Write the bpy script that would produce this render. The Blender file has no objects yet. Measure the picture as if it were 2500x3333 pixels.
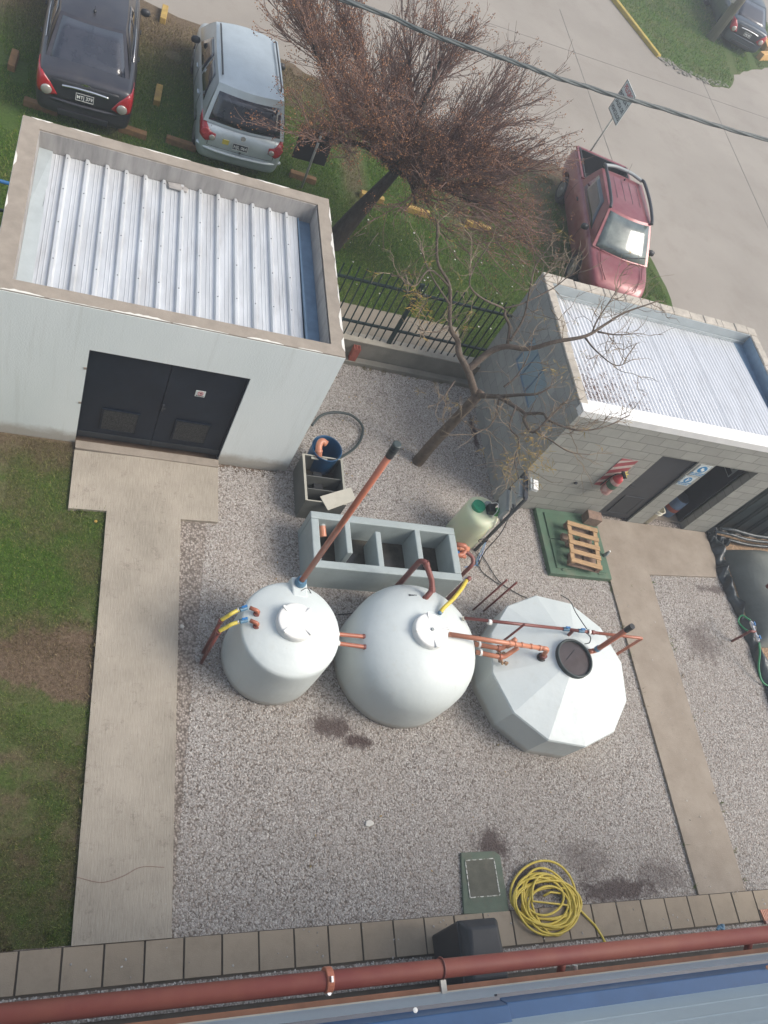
import bpy, bmesh, math, random
import numpy as np
from mathutils import Vector, Matrix
random.seed(7); rng = np.random.default_rng(7)
PI = math.pi; R = math.radians
S = bpy.context.scene
col = S.collection

# ------------------------------------------------------------------ camera
FPX = 2660.4
CAMR = Matrix(((0.9178561552693474, -0.11465586722009435, -0.37999225037647794),
               (-0.10491980051829192, 0.8532278190428202, -0.5108758403669471),
               (0.3827948715609623, 0.5087792457671998, 0.7711107348385092)))
CAMP = Vector((0, 0, 10))
cam = bpy.data.objects.new('camera', bpy.data.cameras.new('camera'))
cam.matrix_world = Matrix.Translation(CAMP) @ CAMR.to_4x4()
cam.data.sensor_fit = 'VERTICAL'; cam.data.sensor_height = 36.0
cam.data.lens = FPX / 3333 * 36.0
cam.data.clip_start = 0.05; cam.data.clip_end = 900
col.objects.link(cam); S.camera = cam
# ------------------------------------------------------------------ light
SUN_AZ, SUN_EL = R(-20), R(47)
w = bpy.data.worlds.new('World'); S.world = w; w.use_nodes = True
nt = w.node_tree; bg = nt.nodes['Background']
sky = nt.nodes.new('ShaderNodeTexSky'); sky.sky_type = 'NISHITA'; sky.sun_disc = False
sky.sun_elevation = SUN_EL; sky.sun_rotation = PI/2 - SUN_AZ
sky.air_density = 1.3; sky.dust_density = 3.5; sky.ozone_density = 1.0
hs = nt.nodes.new('ShaderNodeHueSaturation'); hs.inputs['Saturation'].default_value = .68   # thin high cloud greys the blue
nt.links.new(sky.outputs[0], hs.inputs['Color']); nt.links.new(hs.outputs[0], bg.inputs[0]); bg.inputs[1].default_value = 0.15
sl = bpy.data.lights.new('sun', 'SUN'); sl.energy = 2.1; sl.angle = R(28); sl.color = (1, .93, .84)
so = bpy.data.objects.new('sun', sl); col.objects.link(so)
sd = Vector((math.cos(SUN_AZ)*math.cos(SUN_EL), math.sin(SUN_AZ)*math.cos(SUN_EL), math.sin(SUN_EL)))
so.rotation_euler = sd.to_track_quat('Z', 'Y').to_euler(); so.location = (30, -6, 30)
S.view_settings.view_transform = 'Standard'; S.view_settings.look = 'None'
S.view_settings.exposure = 0.53; S.view_settings.gamma = 1

# survey of the site: the point at height z (or on a wall plane) seen along a sight line
def _d(px, py):
    return CAMR @ Vector((px-1250, -(py-1666.5), -FPX))
def G(px, py, z=0.0):
    d = _d(px, py); return CAMP + d*((z-10)/d.z)
def GY(px, py, y):
    d = _d(px, py); return CAMP + d*(y/d.y)
def GX(px, py, x):
    d = _d(px, py); return CAMP + d*(x/d.x)

# ------------------------------------------------------------------ materials
def lin(c):
    return tuple(((v/255)/12.92 if v/255 <= .04045 else ((v/255+.055)/1.055)**2.4) for v in c)
class NT:
    def __init__(s, name):
        s.m = bpy.data.materials.new(name); s.m.use_nodes = True; s.t = s.m.node_tree
        s.b = s.t.nodes['Principled BSDF']
        s.pos = s.t.nodes.new('ShaderNodeNewGeometry').outputs['Position']
    def n(s, typ, **k):
        nd = s.t.nodes.new(typ)
        for a, v in k.items(): setattr(nd, a, v)
        return nd
    def l(s, a, b): s.t.links.new(a, b)
    def obj(s): return s.n('ShaderNodeTexCoord').outputs['Object']
    def noise(s, scale, detail=3, rough=.55, vec=None, sx=None):
        v = vec or s.pos
        if sx:
            mp = s.n('ShaderNodeMapping'); mp.inputs['Scale'].default_value = sx; s.l(v, mp.inputs[0]); v = mp.outputs[0]
        nd = s.n('ShaderNodeTexNoise'); nd.inputs['Scale'].default_value = scale
        nd.inputs['Detail'].default_value = detail; nd.inputs['Roughness'].default_value = rough
        s.l(v, nd.inputs['Vector']); return nd.outputs['Fac']
    def ramp(s, fac, stops):
        r = s.n('ShaderNodeValToRGB'); e = r.color_ramp.elements
        while len(e) < len(stops): e.new(.5)
        for i, (p, c) in enumerate(stops):
            e[i].position = p; e[i].color = (*c, 1) if len(c) == 3 else c
        s.l(fac, r.inputs[0]); return r.outputs[0]
    def mix(s, fac, a, b, mode='MIX'):
        m = s.n('ShaderNodeMix', data_type='RGBA', blend_type=mode)
        for src, i in ((fac, 0), (a, 6), (b, 7)):
            if isinstance(src, (int, float)): m.inputs[i].default_value = src
            elif isinstance(src, tuple): m.inputs[i].default_value = (*src[:3], 1)
            else: s.l(src, m.inputs[i])
        return m.outputs[2]
    def math(s, op, a, b=None):
        m = s.n('ShaderNodeMath', operation=op)
        for i, v in enumerate((a, b)):
            if v is None: continue
            if isinstance(v, (int, float)): m.inputs[i].default_value = v
            else: s.l(v, m.inputs[i])
        return m.outputs[0]
    def bump(s, h, dist=.01, strength=1):
        b = s.n('ShaderNodeBump'); b.inputs['Distance'].default_value = dist; b.inputs['Strength'].default_value = strength
        s.l(h, b.inputs['Height']); s.l(b.outputs[0], s.b.inputs['Normal']); return b
    def out(s, color=None, rough=None, metal=None, spec=None):
        if color is not None:
            if isinstance(color, tuple): s.b.inputs['Base Color'].default_value = (*color, 1)
            else: s.l(color, s.b.inputs['Base Color'])
        if rough is not None:
            if isinstance(rough, (int, float)): s.b.inputs['Roughness'].default_value = rough
            else: s.l(rough, s.b.inputs['Roughness'])
        if metal is not None: s.b.inputs['Metallic'].default_value = metal
        if spec is not None: s.b.inputs['Specular IOR Level'].default_value = spec
        return s.m

def vary(name, c, rough=.6, metal=0, amt=.18, scale=6, bump=.0, bscale=120, local=False, stretch=None, dirt=None, dirt_amt=.5, spec=None):
    t = NT(name); v = t.obj() if local else t.pos
    c = tuple(c)
    f = t.noise(scale, 4, .6, v, stretch)
    lo = tuple(x*(1-amt) for x in c); hi = tuple(min(1, x*(1+amt)) for x in c)
    cc = t.ramp(f, [(.3, lo), (.7, hi)])
    f2 = t.noise(scale*9, 3, .6, v, stretch)
    cc = t.mix(t.math('MULTIPLY', f2, .25), cc, tuple(x*.7 for x in c))
    if dirt:
        fd = t.ramp(t.noise(scale*.7, 5, .7, v, stretch), [(.5, (0, 0, 0)), (.72, (1, 1, 1))])
        cc = t.mix(t.math('MULTIPLY', fd, dirt_amt), cc, dirt)
    if bump: t.bump(t.noise(bscale, 3, .6, v), bump)
    return t.out(cc, rough, metal, spec)

M = {}
M['path'] = (lambda t: (t.bump(t.noise(60, 4, .7, None, (1, .12, 1)), .006), t.out(
    t.mix(t.ramp(t.noise(6, 6, .85), [(.56, (0, 0, 0)), (.72, (.7, .7, .7))]),
          t.mix(t.ramp(t.noise(90, 3, .7, None, (1, .06, 1)), [(.35, (0, 0, 0)), (.7, (.45, .45, .45))]),
                t.ramp(t.noise(1.3, 4, .6), [(.3, (.245, .215, .172)), (.7, (.375, .33, .27))]), (.47, .43, .365)), (.15, .125, .10)), .9))[1])(NT('path_concrete'))
M['slab'] = (lambda t: (t.bump(t.noise(50, 4, .7), .003), t.out(
    t.mix(t.ramp(t.noise(9, 6, .8), [(.55, (0, 0, 0)), (.8, (.6, .6, .6))]),
          t.ramp(t.noise(2.1, 5, .65), [(.3, (.225, .185, .145)), (.7, (.31, .265, .215))]), (.16, .13, .10)), .85))[1])(NT('slab_concrete'))
def low_grime(t, cc, col_, top, amt):   # mud splashed up from the ground
    sp = t.n('ShaderNodeSeparateXYZ'); t.l(t.pos, sp.inputs[0])
    zz_ = t.math('SUBTRACT', t.math('DIVIDE', sp.outputs[2], top), t.math('MULTIPLY', t.noise(5, 5, .75), .9))
    return t.mix(t.ramp(zz_, [(.0, (amt, amt, amt)), (.55, (0, 0, 0))]), cc, col_)
def _wall():
    t = NT('painted_render'); cc = t.ramp(t.noise(1.1, 4, .6, None, (1, 1, .35)), [(.3, (.66, .715, .705)), (.7, (.73, .775, .765))])
    streak = t.ramp(t.noise(5, 4, .7, None, (3, 3, .12)), [(.55, (0, 0, 0)), (.75, (.35, .35, .35))])
    cc = t.mix(streak, cc, (.50, .53, .50)); cc = t.mix(t.ramp(t.noise(14, 5, .8), [(.66, (0, 0, 0)), (.72, (.5, .5, .5))]), cc, (.5, .5, .46))
    cc = low_grime(t, cc, (.33, .29, .23), .28, .75); t.bump(t.noise(40, 4, .7), .003); return t.out(cc, .8)
M['render_wall'] = _wall()
M['cap'] = vary('parapet_mortar', (.30, .26, .215), .95, amt=.14, scale=5, bump=.003, dirt=(.19, .165, .14), dirt_amt=.4)
M['flake'] = vary('flaking_white_paint', (.68, .66, .60), .8, amt=.1)
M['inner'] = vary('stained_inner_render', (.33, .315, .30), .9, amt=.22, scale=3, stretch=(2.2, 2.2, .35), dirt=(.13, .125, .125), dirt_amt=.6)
M['galv'] = vary('galvanised_sheet', (.60, .62, .635), .45, .35, amt=.14, scale=2.2, stretch=(3, .5, 1), dirt=(.36, .345, .335), dirt_amt=.5)
M['galv2'] = vary('bright_galvanised_sheet', (.84, .84, .84), .38, .3, amt=.07, scale=2.5, stretch=(2, .5, 1), dirt=(.5, .48, .46), dirt_amt=.35)
M['flash_blue'] = vary('blue_flashing', (.17, .26, .36), .5, .2, amt=.15, scale=6)
M['flash_pale'] = vary('pale_flashing', (.36, .40, .41), .6, .1, amt=.08, scale=5)
M['door_black'] = (lambda t: t.out(t.mix(t.ramp(t.noise(3, 5, .7, None, (1, 1, .6)), [(.4, (0, 0, 0)), (.8, (1, 1, 1))]), (.005, .010, .020), (.012, .020, .034)), .5, spec=.3))(NT('black_door_paint'))
M['mesh'] = (lambda t: (t.bump(t.noise(45, 2, .5, None, (1, 1, 3)), .02), t.out(t.ramp(t.noise(60, 3, .6), [(.4, (.02, .022, .024)), (.7, (.07, .072, .07))]), .5, .5))[1])(NT('expanded_metal'))
def blocks(name, axis, c, amt=.12):
    t = NT(name); sp = t.n('ShaderNodeSeparateXYZ'); t.l(t.pos, sp.inputs[0])
    cb = t.n('ShaderNodeCombineXYZ'); t.l(sp.outputs[axis], cb.inputs[0]); t.l(sp.outputs[2], cb.inputs[1])
    bk = t.n('ShaderNodeTexBrick'); t.l(cb.outputs[0], bk.inputs['Vector'])
    bk.inputs['Scale'].default_value = 1; bk.inputs['Brick Width'].default_value = .4; bk.inputs['Row Height'].default_value = .2
    bk.inputs['Mortar Size'].default_value = .006; bk.inputs['Mortar Smooth'].default_value = .3; bk.inputs['Bias'].default_value = 0
    bk.inputs['Color1'].default_value = (*[x*(1-amt) for x in c], 1); bk.inputs['Color2'].default_value = (*[x*(1+amt) for x in c], 1)
    bk.inputs['Mortar'].default_value = (*[x*.52 for x in c], 1)
    f = t.noise(3, 5, .7)
    cc = t.mix(t.ramp(f, [(.35, (.0, .0, .0)), (.75, (.55, .55, .55))]), bk.outputs['Color'], tuple(x*.72 for x in c))
    cc = t.mix(t.math('MULTIPLY', t.noise(80, 3, .7), .35), cc, tuple(x*.6 for x in c))
    h = t.math('SUBTRACT', t.math('MULTIPLY', t.noise(90, 3, .7), .25), bk.outputs['Fac'])
    t.bump(h, .008); return t.out(cc, .95)
M['block_f'] = blocks('concrete_block_front', 0, (.33, .33, .295))
M['block_s'] = blocks('concrete_block_side', 1, (.33, .34, .33))
M['block_cap'] = vary('block_parapet_mortar', (.44, .40, .34), .95, amt=.2, scale=7, bump=.005, bscale=40, dirt=(.25, .22, .19), dirt_amt=.5)
M['white_trim'] = vary('white_gutter_trim', (.80, .80, .78), .5, amt=.06, scale=4, dirt=(.5, .48, .42), dirt_amt=.3)
M['dark_steel'] = vary('charcoal_steel', (.045, .05, .058), .45, .2, amt=.15, scale=3)
M['dark_steel2'] = vary('charcoal_steel_panel', (.035, .04, .046), .5, .2, amt=.15, scale=3)
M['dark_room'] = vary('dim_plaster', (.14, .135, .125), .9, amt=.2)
M['blue_grille'] = vary('blue_window_mesh', (.26, .42, .53), .5, .2, amt=.1, scale=3)
M['fence'] = vary('dark_green_enamel', (.010, .026, .026), .5, .1, amt=.2)
M['lowwall'] = vary('garden_wall_cement', (.21, .20, .17), .95, amt=.2, scale=2.5, bump=.004, bscale=40, dirt=(.12, .115, .10), dirt_amt=.5)
M['wallcap'] = vary('garden_wall_top', (.37, .34, .28), .95, amt=.16, scale=4, bump=.004, bscale=40, dirt=(.2, .18, .15), dirt_amt=.4)
M['footpath'] = vary('footpath_concrete', (.27, .235, .185), .9, amt=.12, scale=2)
M['terracotta'] = vary('terracotta', (.30, .085, .06), .85, amt=.2, scale=20)
M['brickbrown'] = vary('brown_brick', (.24, .165, .125), .9, amt=.25, scale=12, bump=.004, dirt=(.12, .08, .06), dirt_amt=.5)
M['road'] = (lambda t: (t.bump(t.noise(30, 4, .7), .004), t.out(
    t.mix(t.ramp(t.noise(.9, 6, .75), [(.5, (0, 0, 0)), (.75, (.5, .5, .5))]),
          t.ramp(t.noise(.25, 5, .6), [(.3, (.235, .21, .18)), (.7, (.30, .272, .235))]), (.20, .17, .14)), .9))[1])(NT('road_concrete'))
M['joint'] = vary('road_joint_tar', (.15, .14, .125), .9)
M['yellow_kerb'] = vary('yellow_kerb_paint', (.42, .31, .06), .75, amt=.15, scale=5, dirt=(.25, .2, .1), dirt_amt=.5)
M['yellow_wood'] = vary('yellow_painted_timber', (.40, .27, .075), .85, amt=.22, scale=8, stretch=(1, 1, 1), dirt=(.2, .13, .06), dirt_amt=.6, bump=.004, bscale=50)
M['old_wood'] = vary('worn_ochre_timber', (.23, .13, .055), .9, amt=.25, scale=8, dirt=(.12, .07, .04), dirt_amt=.6, bump=.004, bscale=50)
M['pave'] = (lambda t: (t.bump(t.noise(80, 3, .7), .002), t.out(
    t.mix(t.ramp(t.noise(3.2, 5, .75), [(.45, (0, 0, 0)), (.8, (.6, .6, .6))]),
          t.mix(t.math('MULTIPLY', t.n('ShaderNodeNewGeometry').outputs['Random Per Island'], .7), (.34, .28, .21), (.275, .222, .163)), (.19, .155, .115)), .85))[1])(NT('paving_flags'))
M['joint_sand'] = vary('joint_sand', (.09, .075, .06), 1)
# gravel
def gravel_mat(name, stones):
    t = NT(name)
    big = t.ramp(t.noise(.55, 4, .6), [(.35, (.0, .0, .0)), (.7, (1, 1, 1))])
    if stones:
        rnd = t.n('ShaderNodeNewGeometry').outputs['Random Per Island']
        base = t.ramp(rnd, [(0, (.23, .212, .195)), (.25, (.32, .298, .277)), (.55, (.385, .362, .338)), (.85, (.45, .427, .402)), (1, (.56, .54, .51))])
    else:
        v = t.n('ShaderNodeTexVoronoi'); v.inputs['Scale'].default_value = 34; t.l(t.pos, v.inputs['Vector'])
        sx = t.n('ShaderNodeSeparateXYZ'); t.l(v.outputs['Color'], sx.inputs[0])
        base = t.ramp(sx.outputs[0], [(0, (.22, .19, .165)), (.4, (.31, .27, .24)), (1, (.42, .38, .345))])
        base = t.mix(t.ramp(v.outputs['Distance'], [(.35, (0, 0, 0)), (.75, (1, 1, 1))]), base, (.12, .10, .085))
        t.bump(t.math('SUBTRACT', 1.0, v.outputs['Distance']), .012)
    base = t.mix(t.math('MULTIPLY', big, .24), base, (.34, .29, .24))
    # damp brown stains: at fixed places on the yard
    att = None
    for (cx, cy, rx, ry, s_) in STAINS:
        mp = t.n('ShaderNodeMapping'); mp.vector_type = 'POINT'
        mp.inputs['Location'].default_value = (-cx/rx, -cy/ry, 0); mp.inputs['Scale'].default_value = (1/rx, 1/ry, 0)
        t.l(t.pos, mp.inputs[0]); ln = t.n('ShaderNodeVectorMath', operation='LENGTH'); t.l(mp.outputs[0], ln.inputs[0])
        dd = t.math('ADD', ln.outputs['Value'], t.math('MULTIPLY', t.math('SUBTRACT', t.noise(5, 6, .8), .5), 2.6))
        k = t.math('MULTIPLY', t.ramp(dd, [(.45, (1, 1, 1)), (1.0, (0, 0, 0))]), s_)
        att = k if att is None else t.math('MAXIMUM', att, k)
    base = t.mix(att, base, (.055, .032, .03))
    return t.out(base, .9)
def st(px, py, rx, ry, s): p = G(px, py); return (p.x, p.y, rx, ry, s)
STAINS = [st(1075, 2365, .40, .20, .8), st(1160, 2415, .25, .14, .9), st(1600, 2750, .34, .24, .8), st(1720, 2860, .30, .25, .75), st(2010, 2895, .95, .17, .8),
          st(2330, 1920, .55, .10, .65), st(2285, 2090, .42, .45, .5), st(1545, 1420, .07, .5, .9), st(2150, 2850, .6, .25, .45), st(1900, 2800, .5, .3, .4)]
M['gravel'] = gravel_mat('gravel_bed', False); M['stones'] = gravel_mat('gravel_stones', True)
M['ochre_gravel'] = vary('ochre_gravel', (.40, .27, .17), .95, amt=.6, scale=35, bump=.02, bscale=60)
def grass_mat(name, blades):
    t = NT(name)
    patch = t.ramp(t.noise(1.1, 5, .65), [(.42, (0, 0, 0)), (.62, (1, 1, 1))])
    fine = t.noise(25, 3, .6)
    if blades:
        rnd = t.n('ShaderNodeNewGeometry').outputs['Random Per Island']
        g = t.ramp(rnd, [(0, (.050, .115, .014)), (.5, (.105, .215, .024)), (.85, (.175, .275, .045)), (1, (.33, .29, .11))])
        dry = t.ramp(rnd, [(0, (.10, .085, .04)), (.6, (.20, .155, .08)), (1, (.34, .27, .16))])
    else:
        g = t.ramp(fine, [(.3, (.045, .085, .016)), (.7, (.085, .14, .03))])
        dry = t.ramp(fine, [(.3, (.10, .068, .045)), (.7, (.19, .14, .095))])
        t.bump(t.noise(60, 3, .7), .02)
    return t, patch, g, dry
def finish_grass(name, blades, drymask):
    t, patch, g, dry = grass_mat(name, blades)
    m = drymask(t, patch)
    return t.out(t.mix(m, g, dry), .9, spec=.2)
def lawn_mask(t, patch):   # worn patches, and a bare stretch at y 2.6 to 4
    sp = t.n('ShaderNodeSeparateXYZ'); t.l(t.pos, sp.inputs[0])
    w_ = t.math('ADD', sp.outputs[1], t.math('MULTIPLY', t.noise(1.6, 4, .7), 1.3))
    band = t.math('MULTIPLY', t.ramp(t.math('DIVIDE', w_, 10), [(.395, (0, 0, 0)), (.42, (1, 1, 1))]), t.ramp(t.math('DIVIDE', w_, 10), [(.49, (1, 1, 1)), (.53, (0, 0, 0))]))
    low = t.math('MULTIPLY', t.ramp(t.math('DIVIDE', w_, 10), [(.33, (.8, .8, .8)), (.43, (0, 0, 0))]), t.ramp(t.noise(1.7, 4, .7), [(.38, (.2, .2, .2)), (.6, (1, 1, 1))]))
    wall = t.ramp(t.math('DIVIDE', w_, 10), [(.69, (0, 0, 0)), (.76, (.9, .9, .9))])
    return t.math('MAXIMUM', t.math('MAXIMUM', t.math('MULTIPLY', patch, .55), band), t.math('MAXIMUM', low, wall))
def verge_mask(t, patch):
    sp = t.n('ShaderNodeSeparateXYZ'); t.l(t.pos, sp.inputs[0])
    w_ = t.math('ADD', sp.outputs[1], t.math('MULTIPLY', t.noise(.9, 4, .7), 2.4))
    far = t.ramp(t.math('DIVIDE', w_, 20), [(.84, (0, 0, 0)), (.95, (.95, .95, .95))])
    # worn wheel tracks in the parking bays, running away from the fence
    wv = t.math('SINE', t.math('ADD', t.math('MULTIPLY', sp.outputs[0], 2.56*1.0), .9))
    tr = t.math('MULTIPLY', t.ramp(wv, [(.62, (0, 0, 0)), (1, (.7, .7, .7))]), t.ramp(t.math('DIVIDE', w_, 20), [(.74, (0, 0, 0)), (.79, (1, 1, 1))]))
    return t.math('MAXIMUM', t.math('MULTIPLY', patch, .16), t.math('MAXIMUM', far, tr))
def far_mask(t, patch): return t.math('MULTIPLY', patch, .3)
M['lawn'] = finish_grass('lawn_soil', False, lawn_mask); M['lawn_b'] = finish_grass('lawn_blades', True, lawn_mask)
M['verge'] = finish_grass('verge_soil', False, verge_mask); M['verge_b'] = finish_grass('verge_blades', True, verge_mask)
M['far'] = finish_grass('far_verge_soil', False, far_mask); M['far_b'] = finish_grass('far_verge_blades', True, far_mask)
M['earth'] = vary('bare_earth', (.17, .12, .085), .95, amt=.25, scale=4, bump=.01)
def _tank(name, c, rough):
    t = NT(name); cc = t.ramp(t.noise(2, 4, .6), [(.3, tuple(x*.95 for x in c)), (.7, c)])
    cc = t.mix(t.ramp(t.noise(4, 5, .75, None, (2.5, 2.5, .15)), [(.55, (0, 0, 0)), (.8, (.4, .4, .4))]), cc, (.50, .50, .43))
    cc = t.mix(t.ramp(t.noise(26, 4, .8), [(.68, (0, 0, 0)), (.73, (.55, .55, .55))]), cc, (.42, .38, .30))
    cc = low_grime(t, cc, (.40, .37, .32), .16, .7); t.bump(t.noise(3.5, 3, .5), .01); return t.out(cc, t.ramp(t.noise(9, 4, .7), [(.3, (rough-.08,)*3), (.7, (rough+.15,)*3)]))
M['tank'] = _tank('white_polyethylene', (.61, .66, .65), .42)
M['tank2'] = _tank('white_fibreglass', (.60, .655, .65), .38)
M['lidw'] = vary('white_lid', (.80, .80, .77), .4, amt=.03, scale=3)
M['pvc'] = vary('orange_pvc', (.42, .145, .085), .38, amt=.1, scale=8, dirt=(.24, .10, .07), dirt_amt=.4)
M['pvc2'] = vary('bright_orange_pvc', (.53, .215, .125), .35, amt=.08, scale=8, dirt=(.4, .18, .12), dirt_amt=.3)
M['pvc_brown'] = vary('brown_pipe', (.19, .06, .05), .4, amt=.15, scale=10, dirt=(.10, .04, .035), dirt_amt=.5)
M['redpipe'] = (lambda t: (t.bump(t.noise(300, 3, .6), .001), t.out(t.mix(t.ramp(t.noise(2.2, 4, .6), [(.42, (0, 0, 0)), (.65, (1, 1, 1))]), (.19, .042, .034), (.23, .068, .045)), .6))[1])(NT('red_pipe_paint'))
M['black'] = vary('black_plastic', (.022, .024, .027), .45, amt=.15)
M['bin'] = vary('charcoal_bin_plastic', (.035, .037, .042), .5, amt=.1, bump=.001, bscale=200)
M['rubber'] = vary('dark_rubber_hose', (.035, .05, .05), .5, amt=.15)
M['yellow'] = vary('yellow_hose', (.64, .49, .07), .45, amt=.08, scale=12, dirt=(.35, .27, .05), dirt_amt=.4)
M['yellow2'] = vary('pale_yellow_hose', (.60, .49, .08), .45, amt=.08, scale=12, dirt=(.36, .29, .08), dirt_amt=.4)
M['blue'] = vary('blue_plastic', (.02, .14, .36), .4, amt=.1)
M['bluetap'] = vary('faded_blue_plastic', (.09, .20, .30), .45, amt=.1)
M['bluedrum'] = vary('dark_blue_drum', (.012, .075, .17), .4, amt=.12)
M['green'] = vary('green_plastic', (.01, .25, .13), .42, amt=.1)
M['greenb'] = vary('green_pump_housing', (.05, .30, .08), .42, amt=.1)
M['greenhose'] = vary('green_hose', (.02, .22, .09), .45, amt=.1)
M['greenslab'] = vary('green_deck_paint', (.078, .142, .092), .7, amt=.14, scale=3, bump=.002, dirt=(.17, .16, .11), dirt_amt=.55)
M['greenlid'] = vary('green_hatch_paint', (.062, .125, .078), .6, amt=.12, scale=4, dirt=(.10, .115, .07), dirt_amt=.4)
M['pallet'] = vary('pallet_wood', (.40, .26, .14), .85, amt=.22, scale=7, stretch=(1, 4, 4), local=True, dirt=(.22, .14, .08), dirt_amt=.5, bump=.002)
M['ctank'] = vary('grey_waterproof_paint', (.33, .38, .38), .6, amt=.09, scale=3, bump=.003, bscale=30, dirt=(.20, .225, .21), dirt_amt=.35)
M['grp'] = vary('grey_box_panel', (.12, .125, .115), .55, amt=.12, scale=4, dirt=(.08, .08, .07), dirt_amt=.4)
M['grp_edge'] = vary('pale_box_rim', (.38, .37, .31), .6, amt=.12, scale=6)
M['plate'] = vary('off_white_panel', (.46, .44, .37), .6, amt=.08, scale=5, dirt=(.32, .29, .22), dirt_amt=.4)
M['manhole'] = vary('worn_green_cover', (.12, .155, .115), .85, amt=.14, scale=7, bump=.003, dirt=(.17, .145, .11), dirt_amt=.5)
M['manhole2'] = vary('cover_infill', (.115, .115, .09), .9, amt=.18, scale=9, bump=.003, dirt=(.17, .15, .12), dirt_amt=.5)
M['manrim'] = (lambda t: t.out(t.ramp(t.noise(22, 4, .7), [(.44, (.14, .15, .11)), (.54, (.62, .62, .58))]), .7))(NT('chipped_white_edge'))
M['water'] = (lambda t: (t.bump(t.noise(7, 3, .6), .006), t.out(t.ramp(t.noise(3, 4, .7), [(.35, (.022, .021, .018)), (.7, (.075, .068, .055))]), .06))[1])(NT('dark_tank_water'))
M['dosing'] = (lambda t: (setattr(t.b.inputs['Subsurface Weight'], 'default_value', .15), t.out(t.mix(t.ramp(t.noise(1.2, 2, .5), [(.4, (0, 0, 0)), (.7, (1, 1, 1))]), (.60, .65, .44), (.70, .72, .56)), .4))[1])(NT('dosing_tank_plastic'))
M['white'] = vary('white_plastic', (.72, .72, .69), .45, amt=.05)
M['grey_panel'] = vary('grey_enclosure', (.30, .33, .33), .5, amt=.06)
M['liner'] = vary('black_liner_sheet', (.035, .045, .05), .32, amt=.25, scale=5, bump=.03, bscale=7, dirt=(.12, .13, .13), dirt_amt=.3)
M['bag'] = vary('grey_tarpaulin', (.165, .18, .165), .55, amt=.2, scale=2, bump=.006, bscale=12, dirt=(.19, .19, .16), dirt_amt=.4)
M['corr'] = vary('dark_corrugated_steel', (.028, .042, .045), .45, .3, amt=.2, scale=3)
M['stone_w'] = vary('pale_stone', (.62, .60, .55), .9, amt=.1)
M['clad'] = vary('pale_blue_cladding', (.43, .52, .57), .45, .15, amt=.04, scale=2)
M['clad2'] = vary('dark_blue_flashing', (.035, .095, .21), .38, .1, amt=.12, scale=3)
M['clad3'] = vary('slate_flashing_top', (.085, .095, .12), .5, amt=.12, scale=3)
M['trim'] = vary('brown_timber_trim', (.26, .12, .07), .8, amt=.2, scale=6)
M['trimw'] = vary('pale_bead', (.50, .46, .38), .7, amt=.1)
M['facade'] = vary('facade_render', (.42, .45, .46), .8, amt=.05)
M['bark'] = vary('dark_bark', (.045, .036, .030), .95, amt=.35, scale=9, stretch=(3, 3, .6), bump=.02, bscale=40, dirt=(.10, .09, .075), dirt_amt=.5)
M['bark2'] = vary('grey_brown_bark', (.095, .072, .055), .95, amt=.3, scale=14, bump=.01, bscale=50, dirt=(.19, .16, .13), dirt_amt=.5)
M['twig'] = (lambda t: t.out(t.mix(t.n('ShaderNodeNewGeometry').outputs['Random Per Island'], (.095, .058, .050), (.23, .145, .115)), .9))(NT('brown_twigs'))
M['twig2'] = (lambda t: t.out(t.mix(t.n('ShaderNodeNewGeometry').outputs['Random Per Island'], (.13, .095, .065), (.28, .22, .155)), .9))(NT('pale_twigs'))
M['berry'] = (lambda t: t.out(t.ramp(t.n('ShaderNodeNewGeometry').outputs['Random Per Island'], [(0, (.10, .04, .025)), (.5, (.22, .095, .045)), (1, (.42, .20, .085))]), .7))(NT('dry_berries'))
M['leafy'] = (lambda t: t.out(t.ramp(t.n('ShaderNodeNewGeometry').outputs['Random Per Island'], [(0, (.22, .17, .03)), (1, (.42, .26, .06))]), .8))(NT('yellowing_leaves'))
M['pole'] = vary('weathered_pole', (.20, .185, .145), .9, amt=.2, scale=4, stretch=(4, 4, .4))
M['cable'] = vary('grey_cable', (.07, .085, .085), .55, amt=.2, scale=20)
M['signpost'] = vary('pale_steel_post', (.42, .41, .37), .55, .2, amt=.12, scale=8)
M['signback'] = vary('dark_sign_back', (.032, .030, .032), .6, amt=.15)
M['signwhite'] = vary('sign_white', (.58, .63, .62), .5, amt=.03)
M['ink'] = NT('sign_black').out((.02, .025, .03), .6); M['inkred'] = NT('sign_red').out((.48, .05, .06), .6); M['inkblue'] = NT('sign_blue').out((.02, .20, .42), .5)
M['inkwhite'] = NT('lettering_white').out((.75, .76, .72), .5)
M['silverletter'] = NT('bright_metal').out((.6, .6, .6), .3, .8)
def paint(name, c, metal=.3, rough=.33, coat=.6, dust=None, da=.3):
    t = NT(name); cc = t.ramp(t.noise(4, 4, .6), [(.3, tuple(x*.93 for x in c)), (.7, tuple(x*1.07 for x in c))])
    if dust: cc = t.mix(t.math('MULTIPLY', t.ramp(t.noise(2.5, 5, .7), [(.35, (0, 0, 0)), (.75, (1, 1, 1))]), da), cc, dust)
    t.b.inputs['Coat Weight'].default_value = coat; t.b.inputs['Coat Roughness'].default_value = .12
    return t.out(cc, rough, metal)
M['silver'] = paint('silver_car_paint', (.52, .575, .59), .45, .4, .5)
M['black_car'] = paint('charcoal_car_paint', (.033, .034, .045), .3, .4, .5, (.10, .09, .085), .45)
M['maroon'] = paint('maroon_car_paint', (.20, .040, .052), .25, .40, .45, (.30, .15, .14), .55)
M['navy'] = paint('dark_blue_car_paint', (.03, .045, .06), .3, .35, .6)
M['glass'] = (lambda t: (setattr(t.b.inputs['Coat Weight'], 'default_value', 1), t.out(t.ramp(t.noise(3, 4, .7), [(.4, (.018, .022, .034)), (.7, (.04, .042, .055))]), .12))[1])(NT('tinted_car_glass'))
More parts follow.
